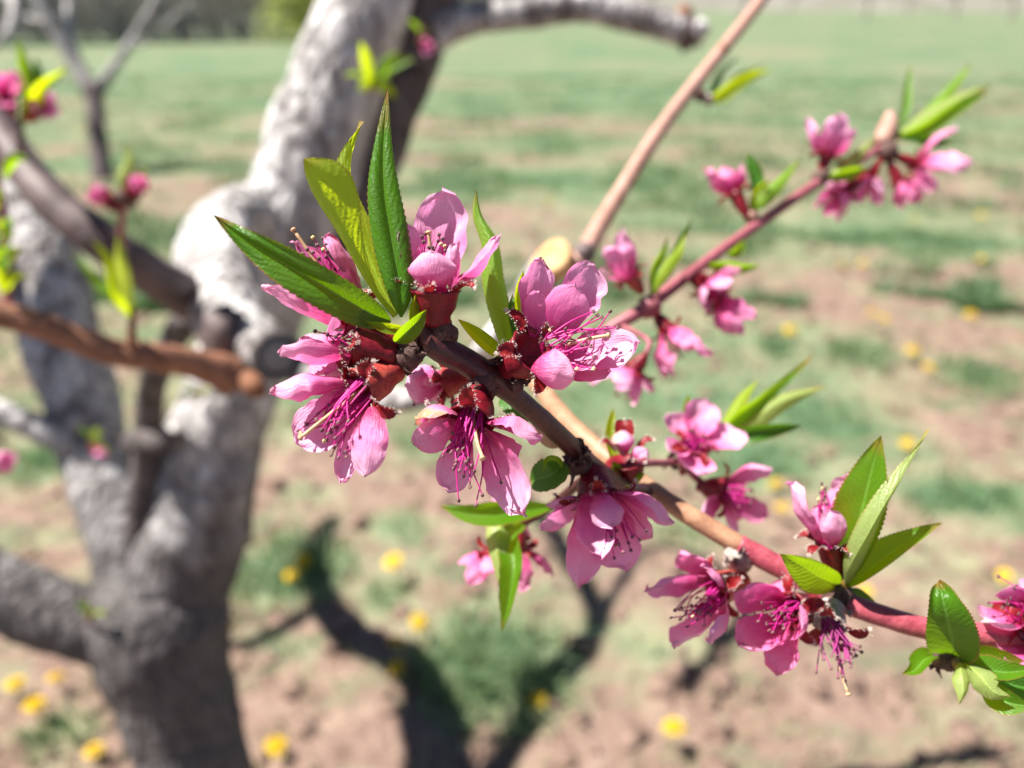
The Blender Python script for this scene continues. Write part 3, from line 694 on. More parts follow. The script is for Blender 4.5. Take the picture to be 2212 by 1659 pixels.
# -- blossom behind the long left leaf
blossom(br, A2(1090,330,.1590), A2(760,120,.1600), [
    (A1(880,1075,.1610), 10, D(cup=35, bend=.1, m=PETAL_DEEP)),
    (A1(640,1140,.1640), 9, D(cup=30, m=PETAL_DEEP)),
    (A1(435,1440,.1600), 8.5, D(cup=30, bend=.05)),
    (A2(560,235,.1545), 9.5, D(cup=30, bend=.12)),
    (A1(960,1240,.1650), 9, D(cup=30, m=PETAL_DEEP))],
    r0=.0022, r1=.0042, stam=[A1(*t) for t in [(760,1100,.157),(830,1105,.158),(790,1150,.156),(720,1180,.156),(690,1210,.157),(760,1200,.155),(830,1180,.156),(800,1240,.155),(850,1230,.156),(740,1250,.155)]], nst=20, pist=A1(630,1050,.158), phase=.9)
# -- blossom left, pointing left under it
blossom(br, A2(1070,400,.1565), A2(760,330,.1555), [
    (A2(200,390,.1500), 10.0, D(cup=65, bend=.10, rim=40, roll=-25)),
    (A2(345,290,.1560), 6.5, D(cup=35)),
    (A2(420,470,.1605), 8, D(cup=35, m=PETAL_DEEP)),
    (A2(560,60,.1600), 7, D(cup=30))],
    r0=.0024, r1=.0044, stam=[A2(470,220,.152),A2(560,245,.151),A2(620,262,.151),A2(700,262,.150),A2(650,280,.153)], nst=9, phase=.1)
# -- upright blossom right of the leaves
blossom(br, A1(1590,1700,.1570), A1(1590,1455,.1555), [
    (A1(1640,790,.1620), 10.4, D(cup=40, bend=.10, e=1.15)),
    (A1(2025,1085,.1560), 8.0, D(cup=45, bend=.12, e=1.0)),
    (A1(1375,1000,.1560), 8.2, D(cup=45, bend=.12)),
    (A1(1560,1195,.1490), 9.4, D(cup=55, bend=.20, e=1.1)),
    (A1(1745,1130,.1525), 6.6, D(cup=80, bend=.10, rim=60))],
    r0=.0026, r1=.0050, stam=[A1(*t) for t in [(1500,1095,.1545),(1525,1070,.155),(1615,1080,.1545),(1640,1110,.1535),(1545,1165,.1535),(1570,1185,.153),(1590,1215,.1525),(1655,1160,.1535),(1660,1190,.1525),(1510,1130,.154)]], nst=15, pist=A1(1545,1068,.1535), sepl=.0050, sepsp=70, phase=1.2)
# -- blossom right of the twig, opening to the right
blossom(br, A3(440,1190,.1630), A3(680,1030,.1565), [
    (A3(740,295,.1640), 8.6, D(cup=45, bend=.12)),
    (A3(1010,485,.1560), 10.4, D(cup=40, bend=.14, b=A3(850,900,.1570))),
    (A3(1180,330,.1660), 9.6, D(cup=40, bend=.10, b=A3(930,800,.163))),
    (A3(1530,960,.1570), 8.4, D(cup=40, bend=.06, b=A3(900,1110,.159))),
    (A3(1010,1215,.1478), 9.6, D(cup=75, bend=.20, e=1.0, b=A3(655,1190,.1530), face=FWD+UP*.35, rag=.08)), (A3(1300,1040,.1540), 8, D(cup=40)),
    (A3(720,550,.1610), 6.0, D(cup=40)),
    (A3(1310,1195,.1580), 7, D(cup=40, m=PETAL_DEEP))],
    r0=.0024, r1=.0052, stam=[A3(*t) for t in [(830,840,.152),(815,860,.1525),(940,852,.152),(1020,875,.1525),(1070,858,.153),(1170,705,.155),(1240,755,.154),(1310,705,.153),(1370,840,.152),(1270,850,.153),(1150,995,.150),(1070,980,.151),(1100,985,.151),(1175,1080,.150),(1170,1180,.149),(1030,1180,.150),(735,930,.151),(765,945,.1505),(785,985,.150),(910,955,.149),(955,960,.150),(730,960,.151),(1135,915,.1515),(1205,735,.155)]], nst=26, sc=A3(840,1010,.1550), pist=A3(1290,905,.151),
    sepl=.0056, sepsp=88, phase=.55, label='widest open blossom with many dark anthers, right of the dark twig')
# -- blossom hanging below the twig
blossom(br, A2(1680,650,.1620), A2(1610,885,.1560), [
    (A2(1215,870,.1500), 10.5, D(cup=50, bend=.24, m=PETAL_DRY, roll=-8, face=-UP*.75-FWD*.1+RIGHT*.3)),
    (A2(1195,1040,.1560), 8.2, D(cup=50, bend=.10)),
    (A2(2130,1010,.1510), 10.5, D(cup=50, bend=.22, rim=20, face=-UP*.75-FWD*.1-RIGHT*.3)), (A2(1930,1180,.1610), 9, D(m=PETAL_DEEP)),
    (A2(2010,1560,.1540), 10, D(cup=35, bend=.06, e=1.3)),
    (A2(1450,1385,.1600), 6.6, D(cup=35, bend=.05, e=1.5))],
    r0=.0028, r1=.0048, stam=[A2(*t) for t in [(1400,1135,.1510),(1410,1110,.1515),(1470,1110,.151),(1440,1100,.152),(1500,1200,.150),(1530,1245,.1495),(1490,1230,.150),(1640,1250,.150),(1560,1290,.1505),(1525,1465,.1515),(1650,1500,.151),(1610,1365,.1505),(1700,1425,.152),(1840,1330,.1525),(1520,1085,.151),(1580,1180,.150),(1620,1210,.151),(1480,970,.151)]], nst=28, pist=A2(1700,1150,.1475), sepl=.0050, sepsp=90, phase=.1, label='hanging blossom whose upper petal has a dry tan tip')
# -- small blossom half hidden behind the twig
blossom(br, A2(1620,560,.1740), A2(1440,600,.1760), [(A2(1130,620,.176), 8, {}), (A2(1200,520,.178), 7, D(m=PETAL_DEEP)), (A2(1280,690,.175), 7, {})], r1=.0034, nst=6, hero=True, cm=CALYX_ORANGE)
# -- blossom low on the dark twig
blossom(br, A4(1090,600,.1830), A4(1130,790,.1800), [
    (A4(1630,970,.1740), 13, D(cup=50, bend=.2)), (A4(1480,1060,.1790), 10, D(cup=40)), (A4(1130,1060,.1860), 9, D(m=PETAL_DEEP)),
    (A4(1000,1385,.1790), 10.5, D(cup=45, bend=.06, e=1.0)),
    (A4(1150,1190,.1715), 9.0, D(cup=60, bend=.16)), (A4(1225,1000,.1700), 8.0, D(cup=60, bend=.2)),
    (A4(1315,1275,.1780), 11, D(cup=35, bend=.05, e=1.35)),
    (A4(795,850,.1780), 6.0, D(cup=50)),
    (A4(760,1010,.1850), 10, D(cup=40))],
    r0=.0028, r1=.0050, stam=[A4(*t) for t in [(1180,1140,.173),(1270,1110,.172),(1360,1060,.172),(1410,1080,.172),(1450,1020,.172),(1240,1200,.173),(1300,1160,.172),(1220,1060,.172),(1350,1150,.173)]], nst=18, sepl=.0056, phase=.2, label='shaded blossom hanging where the dark twig meets the tan branch')
# -- half-open bud
bu = blossom(br, A4(1330,680,.2000), A4(1320,560,.1985), [], r0=.0026, r1=.0050, nst=0, sepl=.0052, sepsp=20, sep=0, seplist=[A4(1305,270,.200), A4(1150,425,.197), A4(1500,410,.198), A4(1440,560,.192)], label='half-open bud with pale round petals', name='blossom_bud')
for c_, r_, s_ in ((A4(1300,430,.197), .0034, 1), (A4(1415,520,.1955), .0027, 5)):
    mb = MB(); bx_ = (A4(1310,600,.198)-c_).normalized()
    for kk, dd in enumerate(around(bx_, 3, s_)):
        mb = MB(); b_ = c_+bx_*r_*1.2; T_ = c_-bx_*r_*.9+dd*r_*.1
        sheet(mb, [b_, c_+dd*r_*.95+bx_*.2*r_, c_+dd*r_*.8-bx_*r_*.45, T_], r_*2.5, lambda u: prof_petal(u, .9), -dd, 0, 10, 75, 14, 12, 0, 0, .02, .03, sd())
        mb.build('petal', solid_mat('bud petal', (.62, .30, .28), (.74, .50, .42), 300, .4, .4, .2, .0003, .35) if kk == 0 and s_ == 1 else PETAL, bu, b_)
# -- front-facing blossom beyond the bud, its neighbour below
stem(br, [P(1385,1000,.212), A4(1600,570,.222), A5(260,330,.230)], [.0012, .0011, .0012], BARK_MAUVE, 'spur', 16, 8)
blossom(br, A5(300,390,.2360), A5(370,235,.2300), [(A5(225,70,.236), 10.5, D(cup=45)), (A5(430,-10,.238), 10, D(cup=45)), (A5(640,170,.234), 11, D(cup=45)), (A5(380,400,.220), 11, D(cup=45, bend=.16)), (A5(225,270,.224), 8, D(cup=50))], r1=.0042, nst=18, slen=.008, hero=False, label='round blossom facing the viewer above the tan branch')
blossom(br, A5(380,470,.236), A5(540,490,.232), [(A5(800,370,.230), 10.5, D(cup=55, bend=.2)), (A5(405,640,.224), 8.5, D(cup=55, bend=.18)), (A5(600,740,.231), 9, D(cup=35)), (A5(770,640,.236), 8, D(cup=40, m=PETAL_DEEP)), (A5(640,600,.242), 9, D(m=PETAL_DEEP))], r1=.0042, nst=14, slen=.010, hero=False)
stem(br, [A5(330,370,.237), A5(400,440,.238), A5(480,490,.236)], [.0013, .0013, .0015], BARK_MAUVE, 'spur', 8, 8)
# -- upright blossom beside the right leaf fan
blossom(br, A5(1150,960,.189), A5(1120,770,.187), [(A5(895,450,.185), 9.4, D(cup=70, bend=.1, e=1.0)), (A5(1215,400,.190), 8.5, D(cup=45)), (A5(1110,560,.194), 8.5, D(cup=40, m=PETAL_DEEP)), (A5(1120,600,.180), 6, D(cup=50, bend=.2))], r0=.0018, r1=.0036, nst=14, slen=.013, spread=.4, sepl=.005, sepsp=80, hero=True, label='upright blossom beside the fan of leaves at right', stam=[A5(1070,450,.186), A5(1090,475,.185), A5(1140,540,.185), A5(1120,590,.184), A5(1060,500,.187)])
# -- three blossoms under the pink shoot
blossom(br, A5(640,980,.2005), A5(490,1030,.1960), [(A5(290,830,.196), 10, D(cup=40, bend=.1, m=PETAL_DEEP)), (A5(95,1030,.190), 9.6, D(cup=40, bend=.05)), (A5(260,1350,.187), 11, D(cup=35, bend=.06)), (A5(455,1330,.181), 8.4, D(cup=50, bend=.15)), (A5(440,930,.187), 7, D(cup=40, m=PETAL_DEEP))], r0=.0026, r1=.0044, cm=CALYX_ORANGE, nst=26, hero=True, stam=[A5(240,1190,.180), A5(290,1200,.180), A5(330,1240,.179), A5(260,1150,.181), A5(380,1200,.179), A5(400,1160,.180), A5(350,1120,.181), A5(420,1230,.179)], label='blossom below the grey bud scars with a fan of dark stamens')
blossom(br, A5(1040,1130,.1910), A5(900,1150,.1860), [(A5(590,1060,.183), 10, D(cup=45, bend=.12, rim=30)), (A5(880,970,.190), 9.5, D(cup=40, m=PETAL_DEEP)), (A5(960,1260,.176), 8.6, D(cup=60, bend=.15)), (A5(615,1340,.182), 10, D(cup=45, bend=.1)), (A5(820,1500,.184), 8.4, D(cup=40))], r0=.0026, r1=.0044, nst=20, slen=.010, hero=True, pm=PETAL_DEEP, stam=[A5(740,1110,.178), A5(800,1180,.177), A5(720,1210,.178), A5(780,1260,.177), A5(860,1250,.177), A5(700,1170,.179), A5(850,1160,.178)])
blossom(br, A5(1130,1110,.188), A5(1110,1230,.184), [], r0=.0024, r1=.0038, cm=SCALE_GREY, nst=30, fil=FILA_PURPLE, sep=5, sepl=.0062, sepsp=75, hero=True, stam=[A5(*t) for t in [(1080,1420,.179),(1120,1470,.178),(1160,1520,.178),(1200,1540,.178),(1230,1460,.178),(1260,1400,.179),(1280,1350,.18),(1290,1380,.181),(1190,1440,.177),(1150,1400,.177),(1240,1360,.178),(1040,1490,.180)]], pist=A5(1215,1610,.178), label='withered blossom without petals, purple stamens hanging', name='withered_blossom')
# -- blossoms cut by the right edge
blossom(br, A5(2290,1280,.187), A5(2200,1170,.184), [(A5(1960,1190,.181), 9.6, D(cup=60, bend=.15)), (A5(2150,1010,.184), 10.5, D(cup=45)), (A5(2310,980,.186), 9, {}), (A5(2050,1240,.188), 7, D(m=PETAL_DEEP))], r1=.0044, nst=12, slen=.011, hero=False)
blossom(br, A5(2260,1330,.186), A5(2200,1400,.183), [(A5(2080,1420,.180), 8, D(m=PETAL_DEEP)), (A5(2200,1530,.182), 9, D(m=PETAL_DEEP))], r1=.004, nst=6, slen=.010, hero=False)
# -- blossoms behind, low
for b_, m_, o_, l_ in ((A4(640,960,.225), A4(560,1010,.228), 60, .012), (A4(620,1000,.226), A4(600,1130,.228), 40, .012), (A4(520,1080,.228), A4(430,1180,.23), 35, .011)):
    gblossom(br, b_, m_, l_, 7, o_, 4, pm=PETAL_DEEP, nst=6)
stem(br, [P(1290,1010,.200), A4(820,860,.214), A4(640,970,.225), A4(520,1080,.228)], [.0014, .0013, .0013, .0009], BARK_DARK, 'spur', 24, 8)
gblossom(br, P(1395,765,.25), P(1372,795,.252), .016, 10, 40, 4, nst=6)
stem(br, [P(1345,705,.262), P(1400,735,.252), P(1395,768,.25)], [.001, .001, .001], BARK_MAUVE, 'spur', 10, 7)

# -- leaves of the sharp cluster
lb = A1(1300,1640,.1550)
leaf(br, [A1(1290,1665,.1550), A1(1150,1610,.1535), A1(880,1455,.1500), A1(560,1270,.1480), A1(300,1110,.1470), A1(90,948,.1465)], 9.2, LEAF_MID, (-22,-8), 42, -34, True, ruf=.05)
leaf(br, [A1(1310,1640,.1553), A1(1180,1470,.1535), A1(1030,1180,.1490), A1(920,930,.1455), A1(800,720,.1425), A1(700,565,.1405)], 11.6, LEAF_YEL, (140,148), 22, 20, True, ruf=.05, prof=lambda u: max(prof_leaf(u, 2.1), .16*(1-u)))
leaf(br, [A1(1320,1630,.1560), A1(1210,1400,.1560), A1(1080,1050,.1565), A1(1000,760,.1575), A1(1010,560,.1585), A1(1090,312,.1590)], 8.4, LEAF_YEL, (150,235), 32, 20, True)
leaf(br, [A1(1360,1640,.1545), A1(1345,1420,.1535), A1(1290,1120,.1535), A1(1240,800,.1535), A1(1235,500,.1535), A1(1268,75,.1540)], 10.5, LEAF_MID, (2,-10), 66, -150, True, ruf=.012)
leaf(br, [A2(1060,300,.1530), A2(1130,235,.1505), A2(1220,150,.1490), A2(1290,62,.1490)], 4.8, LEAF, (30,10), 18, 30, True)
leaf(br, [A2(1150,210,.1540), A2(1000,200,.1525), A2(830,145,.1520)], 2.6, LEAF_YEL, 0, 20, 20, True)
leaf(br, [A2(1180,190,.1545), A2(1190,60,.1535), A2(1210,-60,.1530)], 3.0, LEAF_YEL, 20, 20, 40, True)
# narrow leaves between the cluster and the right blossom
leaf(br, [A3(450,1080,.1690), A3(420,850,.1680), A3(350,480,.1690), A3(330,150,.1700), A1(1890,950,.1715), A1(1867,775,.1720)], 7.2, LEAF, (160,215), 25, 35, True, prof=lambda u: prof_leaf(u, .7))
leaf(br, [A3(420,1070,.1680), A3(330,1010,.1660), A3(180,880,.1660), A3(50,770,.1670)], 4.4, LEAF_YEL, 10, 25, 25, True)
leaf(br, [A3(540,1020,.1690), A3(555,800,.1680), A3(545,560,.1690), A3(590,370,.1700)], 5.0, LEAF_YEL, (50,20), 30, 20, True)
leaf(br, [A3(560,1030,.1700), A3(540,880,.1700), A3(500,700,.1705), A3(500,560,.1720)], 3.6, LEAF_DARK, 20, 25, 10, True)
stem(br, [A2(1800,470,.163), A3(440,1100,.1685), A3(430,1060,.169)], [.0016, .0014, .0012], BARK_DARK, 'spur', 8, 8)
# leaves under the twig
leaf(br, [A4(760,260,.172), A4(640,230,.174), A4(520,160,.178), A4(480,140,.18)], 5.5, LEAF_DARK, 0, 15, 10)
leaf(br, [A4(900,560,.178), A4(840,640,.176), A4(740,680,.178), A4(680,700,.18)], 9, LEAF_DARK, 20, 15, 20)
leaf(br, [A4(900,610,.176), A4(860,560,.172), A4(800,560,.170), A4(770,630,.171)], 2.4, LEAF, 40, 20, 60)
leaf(br, [A4(870,470,.180), A4(780,400,.178), A4(690,300,.178)], 3.4, PIST, 0, 0, 30, serr=0)
leaf(br, [A4(850,860,.214), A4(520,910,.208), A4(300,915,.206), A4(80,850,.207)], 8.0, LEAF, (20,0), 25, 10)
leaf(br, [A4(640,970,.225), A4(500,960,.212), A4(470,1150,.206), A4(490,1420,.205)], 8.6, LEAF_PALE, (170,190), 25, 20)
leaf(br, [A4(640,970,.225), A4(560,1080,.212), A4(580,1250,.205), A4(540,1500,.203), A4(490,1690,.204)], 9.4, LEAF, (10,25), 35, 20)
leaf(br, [A4(1240,600,.204), A4(1215,380,.206), A4(1230,205,.208)], 4.6, LEAF_YEL, 20, 20, 20)
for a_, b_, w_ in ((A4(1260,690,.200), A4(1230,560,.196), 4), (A4(1300,700,.199), A4(1250,720,.193), 5), (A4(1330,700,.199), A4(1440,640,.196), 3)):
    leaf(br, [a_, a_.lerp(b_, .5)+Vector((0, -.001, .001)), b_], w_, LEAF, 20, 15, 30)
leaf(br, [A5(410,160,.238), A5(330,60,.24), A5(335,-40,.242)], 5, LEAF_YEL, 30, 20, 20)
# fan behind the front-facing blossom
for pts, w_, m_, ro in (([A5(480,230,.25), A5(600,90,.252), A5(760,-30,.255), A5(1010,-245,.262)], 7, LEAF, 30), ([A5(480,240,.25), A5(640,130,.252), A5(850,0,.254), A5(1100,-90,.258)], 9, LEAF_PALE, 170),
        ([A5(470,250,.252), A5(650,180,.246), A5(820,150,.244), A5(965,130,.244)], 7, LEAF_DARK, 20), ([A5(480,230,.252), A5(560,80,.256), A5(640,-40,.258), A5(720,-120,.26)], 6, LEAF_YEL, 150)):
    leaf(br, pts, w_, m_, ro, 25, 15)
stem(br, [A5(300,390,.237), A5(390,320,.248), A5(480,235,.252)], [.0012, .0012, .0012], BARK_MAUVE, 'spur', 8, 7)
# right leaf fan
leaf(br, [A5(1185,1010,.188), A5(1230,820,.184), A5(1290,600,.181), A5(1340,400,.179), A5(1395,188,.177)], 12.8, LEAF, (-24,-18), 12, 8, True, prof=lambda u: prof_leaf(u, .95))
leaf(br, [A5(1195,1010,.187), A5(1230,900,.180), A5(1330,720,.175), A5(1440,530,.174), A5(1560,340,.176), A5(1655,155,.180)], 7.6, LEAF_PALE, (165,250), 34, 30, True, prof=lambda u: prof_leaf(u, .62))
leaf(br, [A5(1215,1020,.188), A5(1330,930,.185), A5(1500,800,.183), A5(1730,670,.182)], 9.6, LEAF, (-40,-25), 30, 10, True)
leaf(br, [A5(1165,1015,.188), A5(1060,970,.183), A5(950,900,.177), A5(838,838,.172)], 9.2, LEAF, (-25,-15), 14, 10, True)
leaf(br, [A5(1785,1400,.184), A5(1790,1340,.178), A5(1765,1210,.173), A5(1735,1090,.172), A5(1715,985,.175)], 12.4, LEAF_MID, (-5,15), 14, 22, True, ruf=.06, prof=lambda u: prof_leaf(u, .72))
leaf(br, [A5(1700,1395,.185), A5(1640,1420,.183), A5(1580,1480,.182), A5(1512,1500,.181)], 6.2, LEAF, (30,10), 25, 30, True)
leaf(br, [A5(1830,1420,.182), A5(1840,1500,.176), A5(1850,1590,.174), A5(1830,1670,.174)], 5.4, LEAF_PALE, (180,150), 25, 40, True)
leaf(br, [A5(1840,1420,.182), A5(1930,1500,.174), A5(2020,1600,.171), A5(2110,1625,.171)], 7.8, LEAF_PALE, (170,190), 30, 20, True)
leaf(br, [A5(1850,1410,.182), A5(1960,1470,.177), A5(2090,1490,.174), A5(2260,1470,.173)], 7.0, LEAF, (-40,-10), 25, 15, True)
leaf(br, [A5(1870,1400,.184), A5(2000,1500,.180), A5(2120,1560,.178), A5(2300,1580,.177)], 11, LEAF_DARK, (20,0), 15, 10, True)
leaf(br, [A5(1840,1400,.184), A5(1950,1395,.182), A5(2080,1420,.180), A5(2200,1440,.180)], 5.5, LEAF, (10,0), 20, 10)
leaf(br, [A5(1960,1560,.178), A5(2080,1650,.174), A5(2220,1680,.172)], 7, LEAF, (10,0), 20, 20, True)
leaf(br, [A5(1180,1030,.189), A5(1250,1060,.192), A5(1370,1110,.194)], 5, LEAF_DARK, 20, 20, 10)
lump(br, A5(1180,1010,.1885), .0016, LEAF_YEL, 'leaf_bud', 3, (1, 1, 1.5))
lump(br, A5(1820,1420,.183), .0022, LEAF_PALE, 'leaf_bud', 4)

# ================================================================== STRAIGHT PALE TWIG
tw = thing('straight_twig', P(1265, 545, .345), 'straight pale leafless twig slanting up right from the cut face', 'twig')
stem(tw, px((1240,585,.343),(1265,540,.345),(1330,430,.36),(1440,260,.385),(1560,108,.41),(1660,-20,.43),(1760,-160,.46)), [.0050,.0044,.0040,.0038,.0037,.0034,.003], BARK_PALE, fr=120)
lump(tw, P(1262, 548, .343), .0052, BARK_MAROON, 'collar', 2)
for i, c_ in enumerate([P(1560,110,.409), P(1512,205,.396), P(1530,215,.398)]): lump(tw, c_, .0038-.0004*i, [BARK_BROWN, SCALE, SCALE_GREY][i], 'node', i)
leaf(tw, [A6(790,450,.40), A6(860,420,.402), A6(960,350,.405), A6(1075,310,.41)], 9, LEAF_YEL, 0, 25, 20)
leaf(tw, [A6(790,450,.40), A6(870,400,.41), A6(940,330,.415), A6(1060,280,.42)], 7, LEAF_PALE, 160, 25, 20)
leaf(tw, [A6(790,450,.40), A6(820,380,.405), A6(860,310,.41), A6(930,250,.415)], 5, LEAF_DARK, 30, 25, 20)

# ================================================================== PINK FLOWERING TWIG AT THE RIGHT
t2 = thing('flowering_twig', P(1270, 740, .285), 'thin mauve twig rising to the upper right with blurred pink blossoms', 'branch')
stem(t2, [P(1152,822,.268), P(1250,760,.272)]+[A6(*q) for q in [(380,1440,.268),(530,1350,.270),(780,1160,.285),(1050,965,.305),(1290,800,.325),(1480,700,.345),(1620,610,.36)]], [.0024,.0024,.0024,.0025,.0022,.0022,.0021,.0018,.0013], BARK_MAUVE)
def G2(b, m, L=.013, W=8, op=35, n=5, **k): return gblossom(t2, A6(*b), A6(*m), L, W, op, n, **k)
G2((510,1290,.270),(455,1215,.268), .015, 8, 28, 5, cm=CALYX_ORANGE)
G2((560,1375,.271),(615,1450,.270), .016, 8.5, 24, 5, pm=PETAL_DEEP)
G2((740,1210,.283),(790,1250,.280), .013, 8, 45, 5)
G2((720,1230,.284),(850,1330,.281), .013, 7, 20, 4, pm=PETAL_DEEP)
G2((975,965,.30),(915,850,.302), .013, 9, 25, 5, pm=PETAL_DEEP)
G2((1290,770,.325),(1320,690,.325), .018, 10, 28, 5)
G2((1560,700,.35),(1500,790,.348), .016, 10, 42, 5)
G2((1600,680,.355),(1720,720,.355), .020, 10, 35, 5)
G2((1500,760,.34),(1400,850,.338), .013, 8, 35, 4, pm=PETAL_DEEP)
G2((1590,700,.352),(1640,800,.352), .014, 8, 35, 4, pm=PETAL_DEEP)
lump(t2, A6(540,1350,.269), .0042, BARK_MAUVE, 'node', 1); lump(t2, A6(1590,670,.352), .0048, SCALE, 'node', 2); lump(t2, A6(1290,785,.325), .0038, SCALE, 'node', 3); lump(t2, A6(985,955,.302), .003, BARK_PALE, 'node', 5)
stem(t2, [A6(1560,640,.355), A6(1590,560,.36), A6(1600,500,.365)], [.004, .0045, .002], BARK_PALE, 'spur', 10, 8)
for pts, w_, m_, ro in ([(( 545,1310,.268),(590,1200,.266),(660,1110,.268),(700,1030,.27)), 6, LEAF_YEL, 150], [((545,1310,.268),(560,1190,.268),(600,1110,.27),(620,1040,.272)), 4.5, LEAF, 20], [((545,1300,.268),(620,1180,.27),(680,1050,.272),(730,960,.275)), 5, LEAF_DARK, 30],
        [((990,930,.302),(1040,870,.302),(1120,790,.305),(1210,690,.31)), 8, LEAF, 160], [((1000,900,.303),(1010,800,.303),(990,730,.303),(965,670,.304)), 7, LEAF_DARK, 10], [((990,940,.302),(1000,880,.3),(1030,830,.3),(1070,790,.302)), 5, LEAF_YEL, 10],
        [((1310,800,.325),(1380,750,.322),(1450,690,.322),(1540,600,.325)), 9, LEAF_PALE, 170], [((1330,780,.325),(1420,760,.320),(1500,740,.32)), 7, LEAF, 20],
        [((1620,610,.36),(1740,540,.36),(1880,450,.365),(2040,370,.37)), 13, LEAF_PALE, 165], [((1620,610,.36),(1760,560,.358),(1900,470,.362),(2030,400,.366)), 9, LEAF, 10], [((1620,610,.36),(1780,480,.368),(1880,370,.372),(1960,280,.378)), 8, LEAF, 160],
        [((1640,560,.362),(1665,480,.365),(1675,380,.37),(1690,280,.374)), 6, LEAF, 20], [((1640,610,.36),(1740,610,.355),(1800,630,.355),(1890,620,.356)), 7, LEAF_DARK, 10], [((780,1170,.285),(880,1170,.282),(950,1180,.282),(1030,1170,.284)), 6, LEAF, 20], [((880,1130,.29),(930,1100,.29),(960,1060,.292)), 5, LEAF, 20]):
    leaf(t2, [A6(*q) for q in pts], w_, m_, ro, 25, 20)

# ================================================================== LEFT BRANCHES
b3 = thing('brown_branch', P(480, 800, .60), 'rust brown branch entering from the left edge toward the pruned limb', 'branch')
stem(b3, px((-120,640,.50),(0,678,.51),(130,718,.525),(240,758,.54),(330,770,.55),(420,785,.575),(500,812,.60)), [.0095,.0093,.0098,.0103,.0105,.012,.016], BARK_BROWN, fr=70, amp=.07, lump=.08)
stem(b3, px((285,745,.535),(285,705,.53),(288,670,.53)), [.0045,.0030,.0028], BARK_BROWN, 'spur', 10, 8)
lump(b3, P(490, 735, .625), .020, BARK_MAROON, 'collar', 4, (1, 1, 1.5))
for pts, w_, m_ in ([((288,690,.53),(265,620,.52),(258,560,.51),(255,500,.51)), 13, LEAF_PALE], [((288,690,.53),(240,640,.52),(200,600,.52),(150,540,.52)), 9, LEAF], [((288,690,.53),(250,640,.51),(230,560,.505),(200,520,.5)), 8, LEAF_YEL]):
    leaf(b3, px(*pts), w_, m_, 20, 20, 20)
b4 = thing('grey_branch', P(430, 650, .70), 'smooth dark grey branch from the left edge to the pruned limb', 'branch')
stem(b4, px((-80,180,.66),(20,320,.64),(110,430,.62),(220,520,.62),(330,595,.65),(430,655,.72)), [.015,.0155,.016,.0165,.018,.022], BARK_MAROON, fr=50, amp=.07, lump=.08)
gblossom(b4, P(30,260,.60), P(15,205,.58), .022, 14, 40, 5, r1=.006, pm=PETAL_DEEP)
gblossom(b4, P(50,265,.60), P(85,235,.59), .018, 12, 35, 5, r1=.006, cm=CALYX_ORANGE)
stem(b4, px((40,345,.63),(45,300,.61),(40,255,.60)), [.004, .003, .003], BARK_MAROON, 'spur', 8, 8)
for pts, w_, m_ in ([((45,270,.60),(60,210,.59),(50,140,.585),(35,80,.58)), 14, LEAF], [((45,270,.60),(70,220,.58),(95,180,.575),(150,145,.57)), 13, LEAF_YEL], [((45,270,.6),(75,230,.59),(80,160,.59),(75,120,.59)), 10, LEAF_DARK]):
    leaf(b4, px(*pts), w_, m_, 20, 20, 20)
b5 = thing('leafy_shoot', P(0, 620, .52), 'leafy yellow-green shoot at the left edge above the brown branch', 'shoot')
stem(b5, px((20,690,.515),(15,600,.51),(10,480,.50),(-5,380,.49),(-10,300,.485)), [.003,.0028,.0025,.002,.0015], BARK_MAUVE, n=24, seg=8)
rnd = random.Random(11)
for i in range(15):
    y_ = rnd.uniform(370, 640); a_ = P(8, y_, .505); e_ = P(rnd.uniform(-60, 95), y_+rnd.uniform(-60, 35), .50+rnd.uniform(-.03, .02))
    leaf(b5, [a_, a_.lerp(e_, .5)+Vector((0, 0, .006)), e_], rnd.uniform(7, 11), rnd.choice([LEAF, LEAF_YEL, LEAF_YEL]), rnd.uniform(-60, 200), 20, 15)
b6 = thing('budding_shoot', P(268, 590, .60), 'slim shoot with two dark pink buds and a pale leaf above the grey branch', 'shoot')
stem(b6, px((268,590,.63),(262,520,.60),(266,450,.58),(272,400,.575)), [.0035,.003,.0028,.0022], BARK_MAUVE, n=20, seg=8)
gblossom(b6, P(262,460,.58), P(230,430,.575), .014, 12, 12, 5, r1=.006, nst=3, pm=PETAL_DEEP)
gblossom(b6, P(270,430,.58), P(295,405,.57), .013, 12, 12, 5, r1=.006, nst=3, pm=PETAL_DEEP, cm=CALYX)
lump(b6, P(275,425,.578), .008, SCALE, 'node', 2)
for pts, w_, m_ in ([((266,440,.578),(262,390,.57),(275,350,.57),(275,310,.57)), 15, LEAF_PALE], [((270,440,.578),(295,390,.575),(315,360,.575)), 9, LEAF_YEL]):
    leaf(b6, px(*pts), w_, m_, 150, 20, 20)
# little leaf shoots on the old trunk
def trunk_shoot(x_, y_, d_, label, n=5, s=.03, flower=False):
    t = thing('leaf_sprout', P(x_, y_, d_+.02), label, 'shoot'); rnd = random.Random(int(x_)+int(y_))
    stem(t, [P(x_, y_, d_+.03), P(x_+5, y_-14, d_-.005), P(x_+8, y_-30, d_-.02)], [.003, .0025, .0015], BARK_BROWN, n=8, seg=7)
    for i in range(n):
        a_ = P(x_+5, y_-14, d_-.01); e_ = a_+Vector((rnd.uniform(-1, 1), rnd.uniform(-.6, .2), rnd.uniform(-.4, 1)))*s
        leaf(t, [a_, a_.lerp(e_, .5)+Vector((0, 0, .004)), e_], s*300, rnd.choice([LEAF, LEAF_YEL]), rnd.uniform(-40, 180), 20, 15)
    if flower: gblossom(t, P(x_+5, y_-12, d_-.005), P(x_+14, y_+4, d_-.015), .012, 8, 20, 4, nst=3)
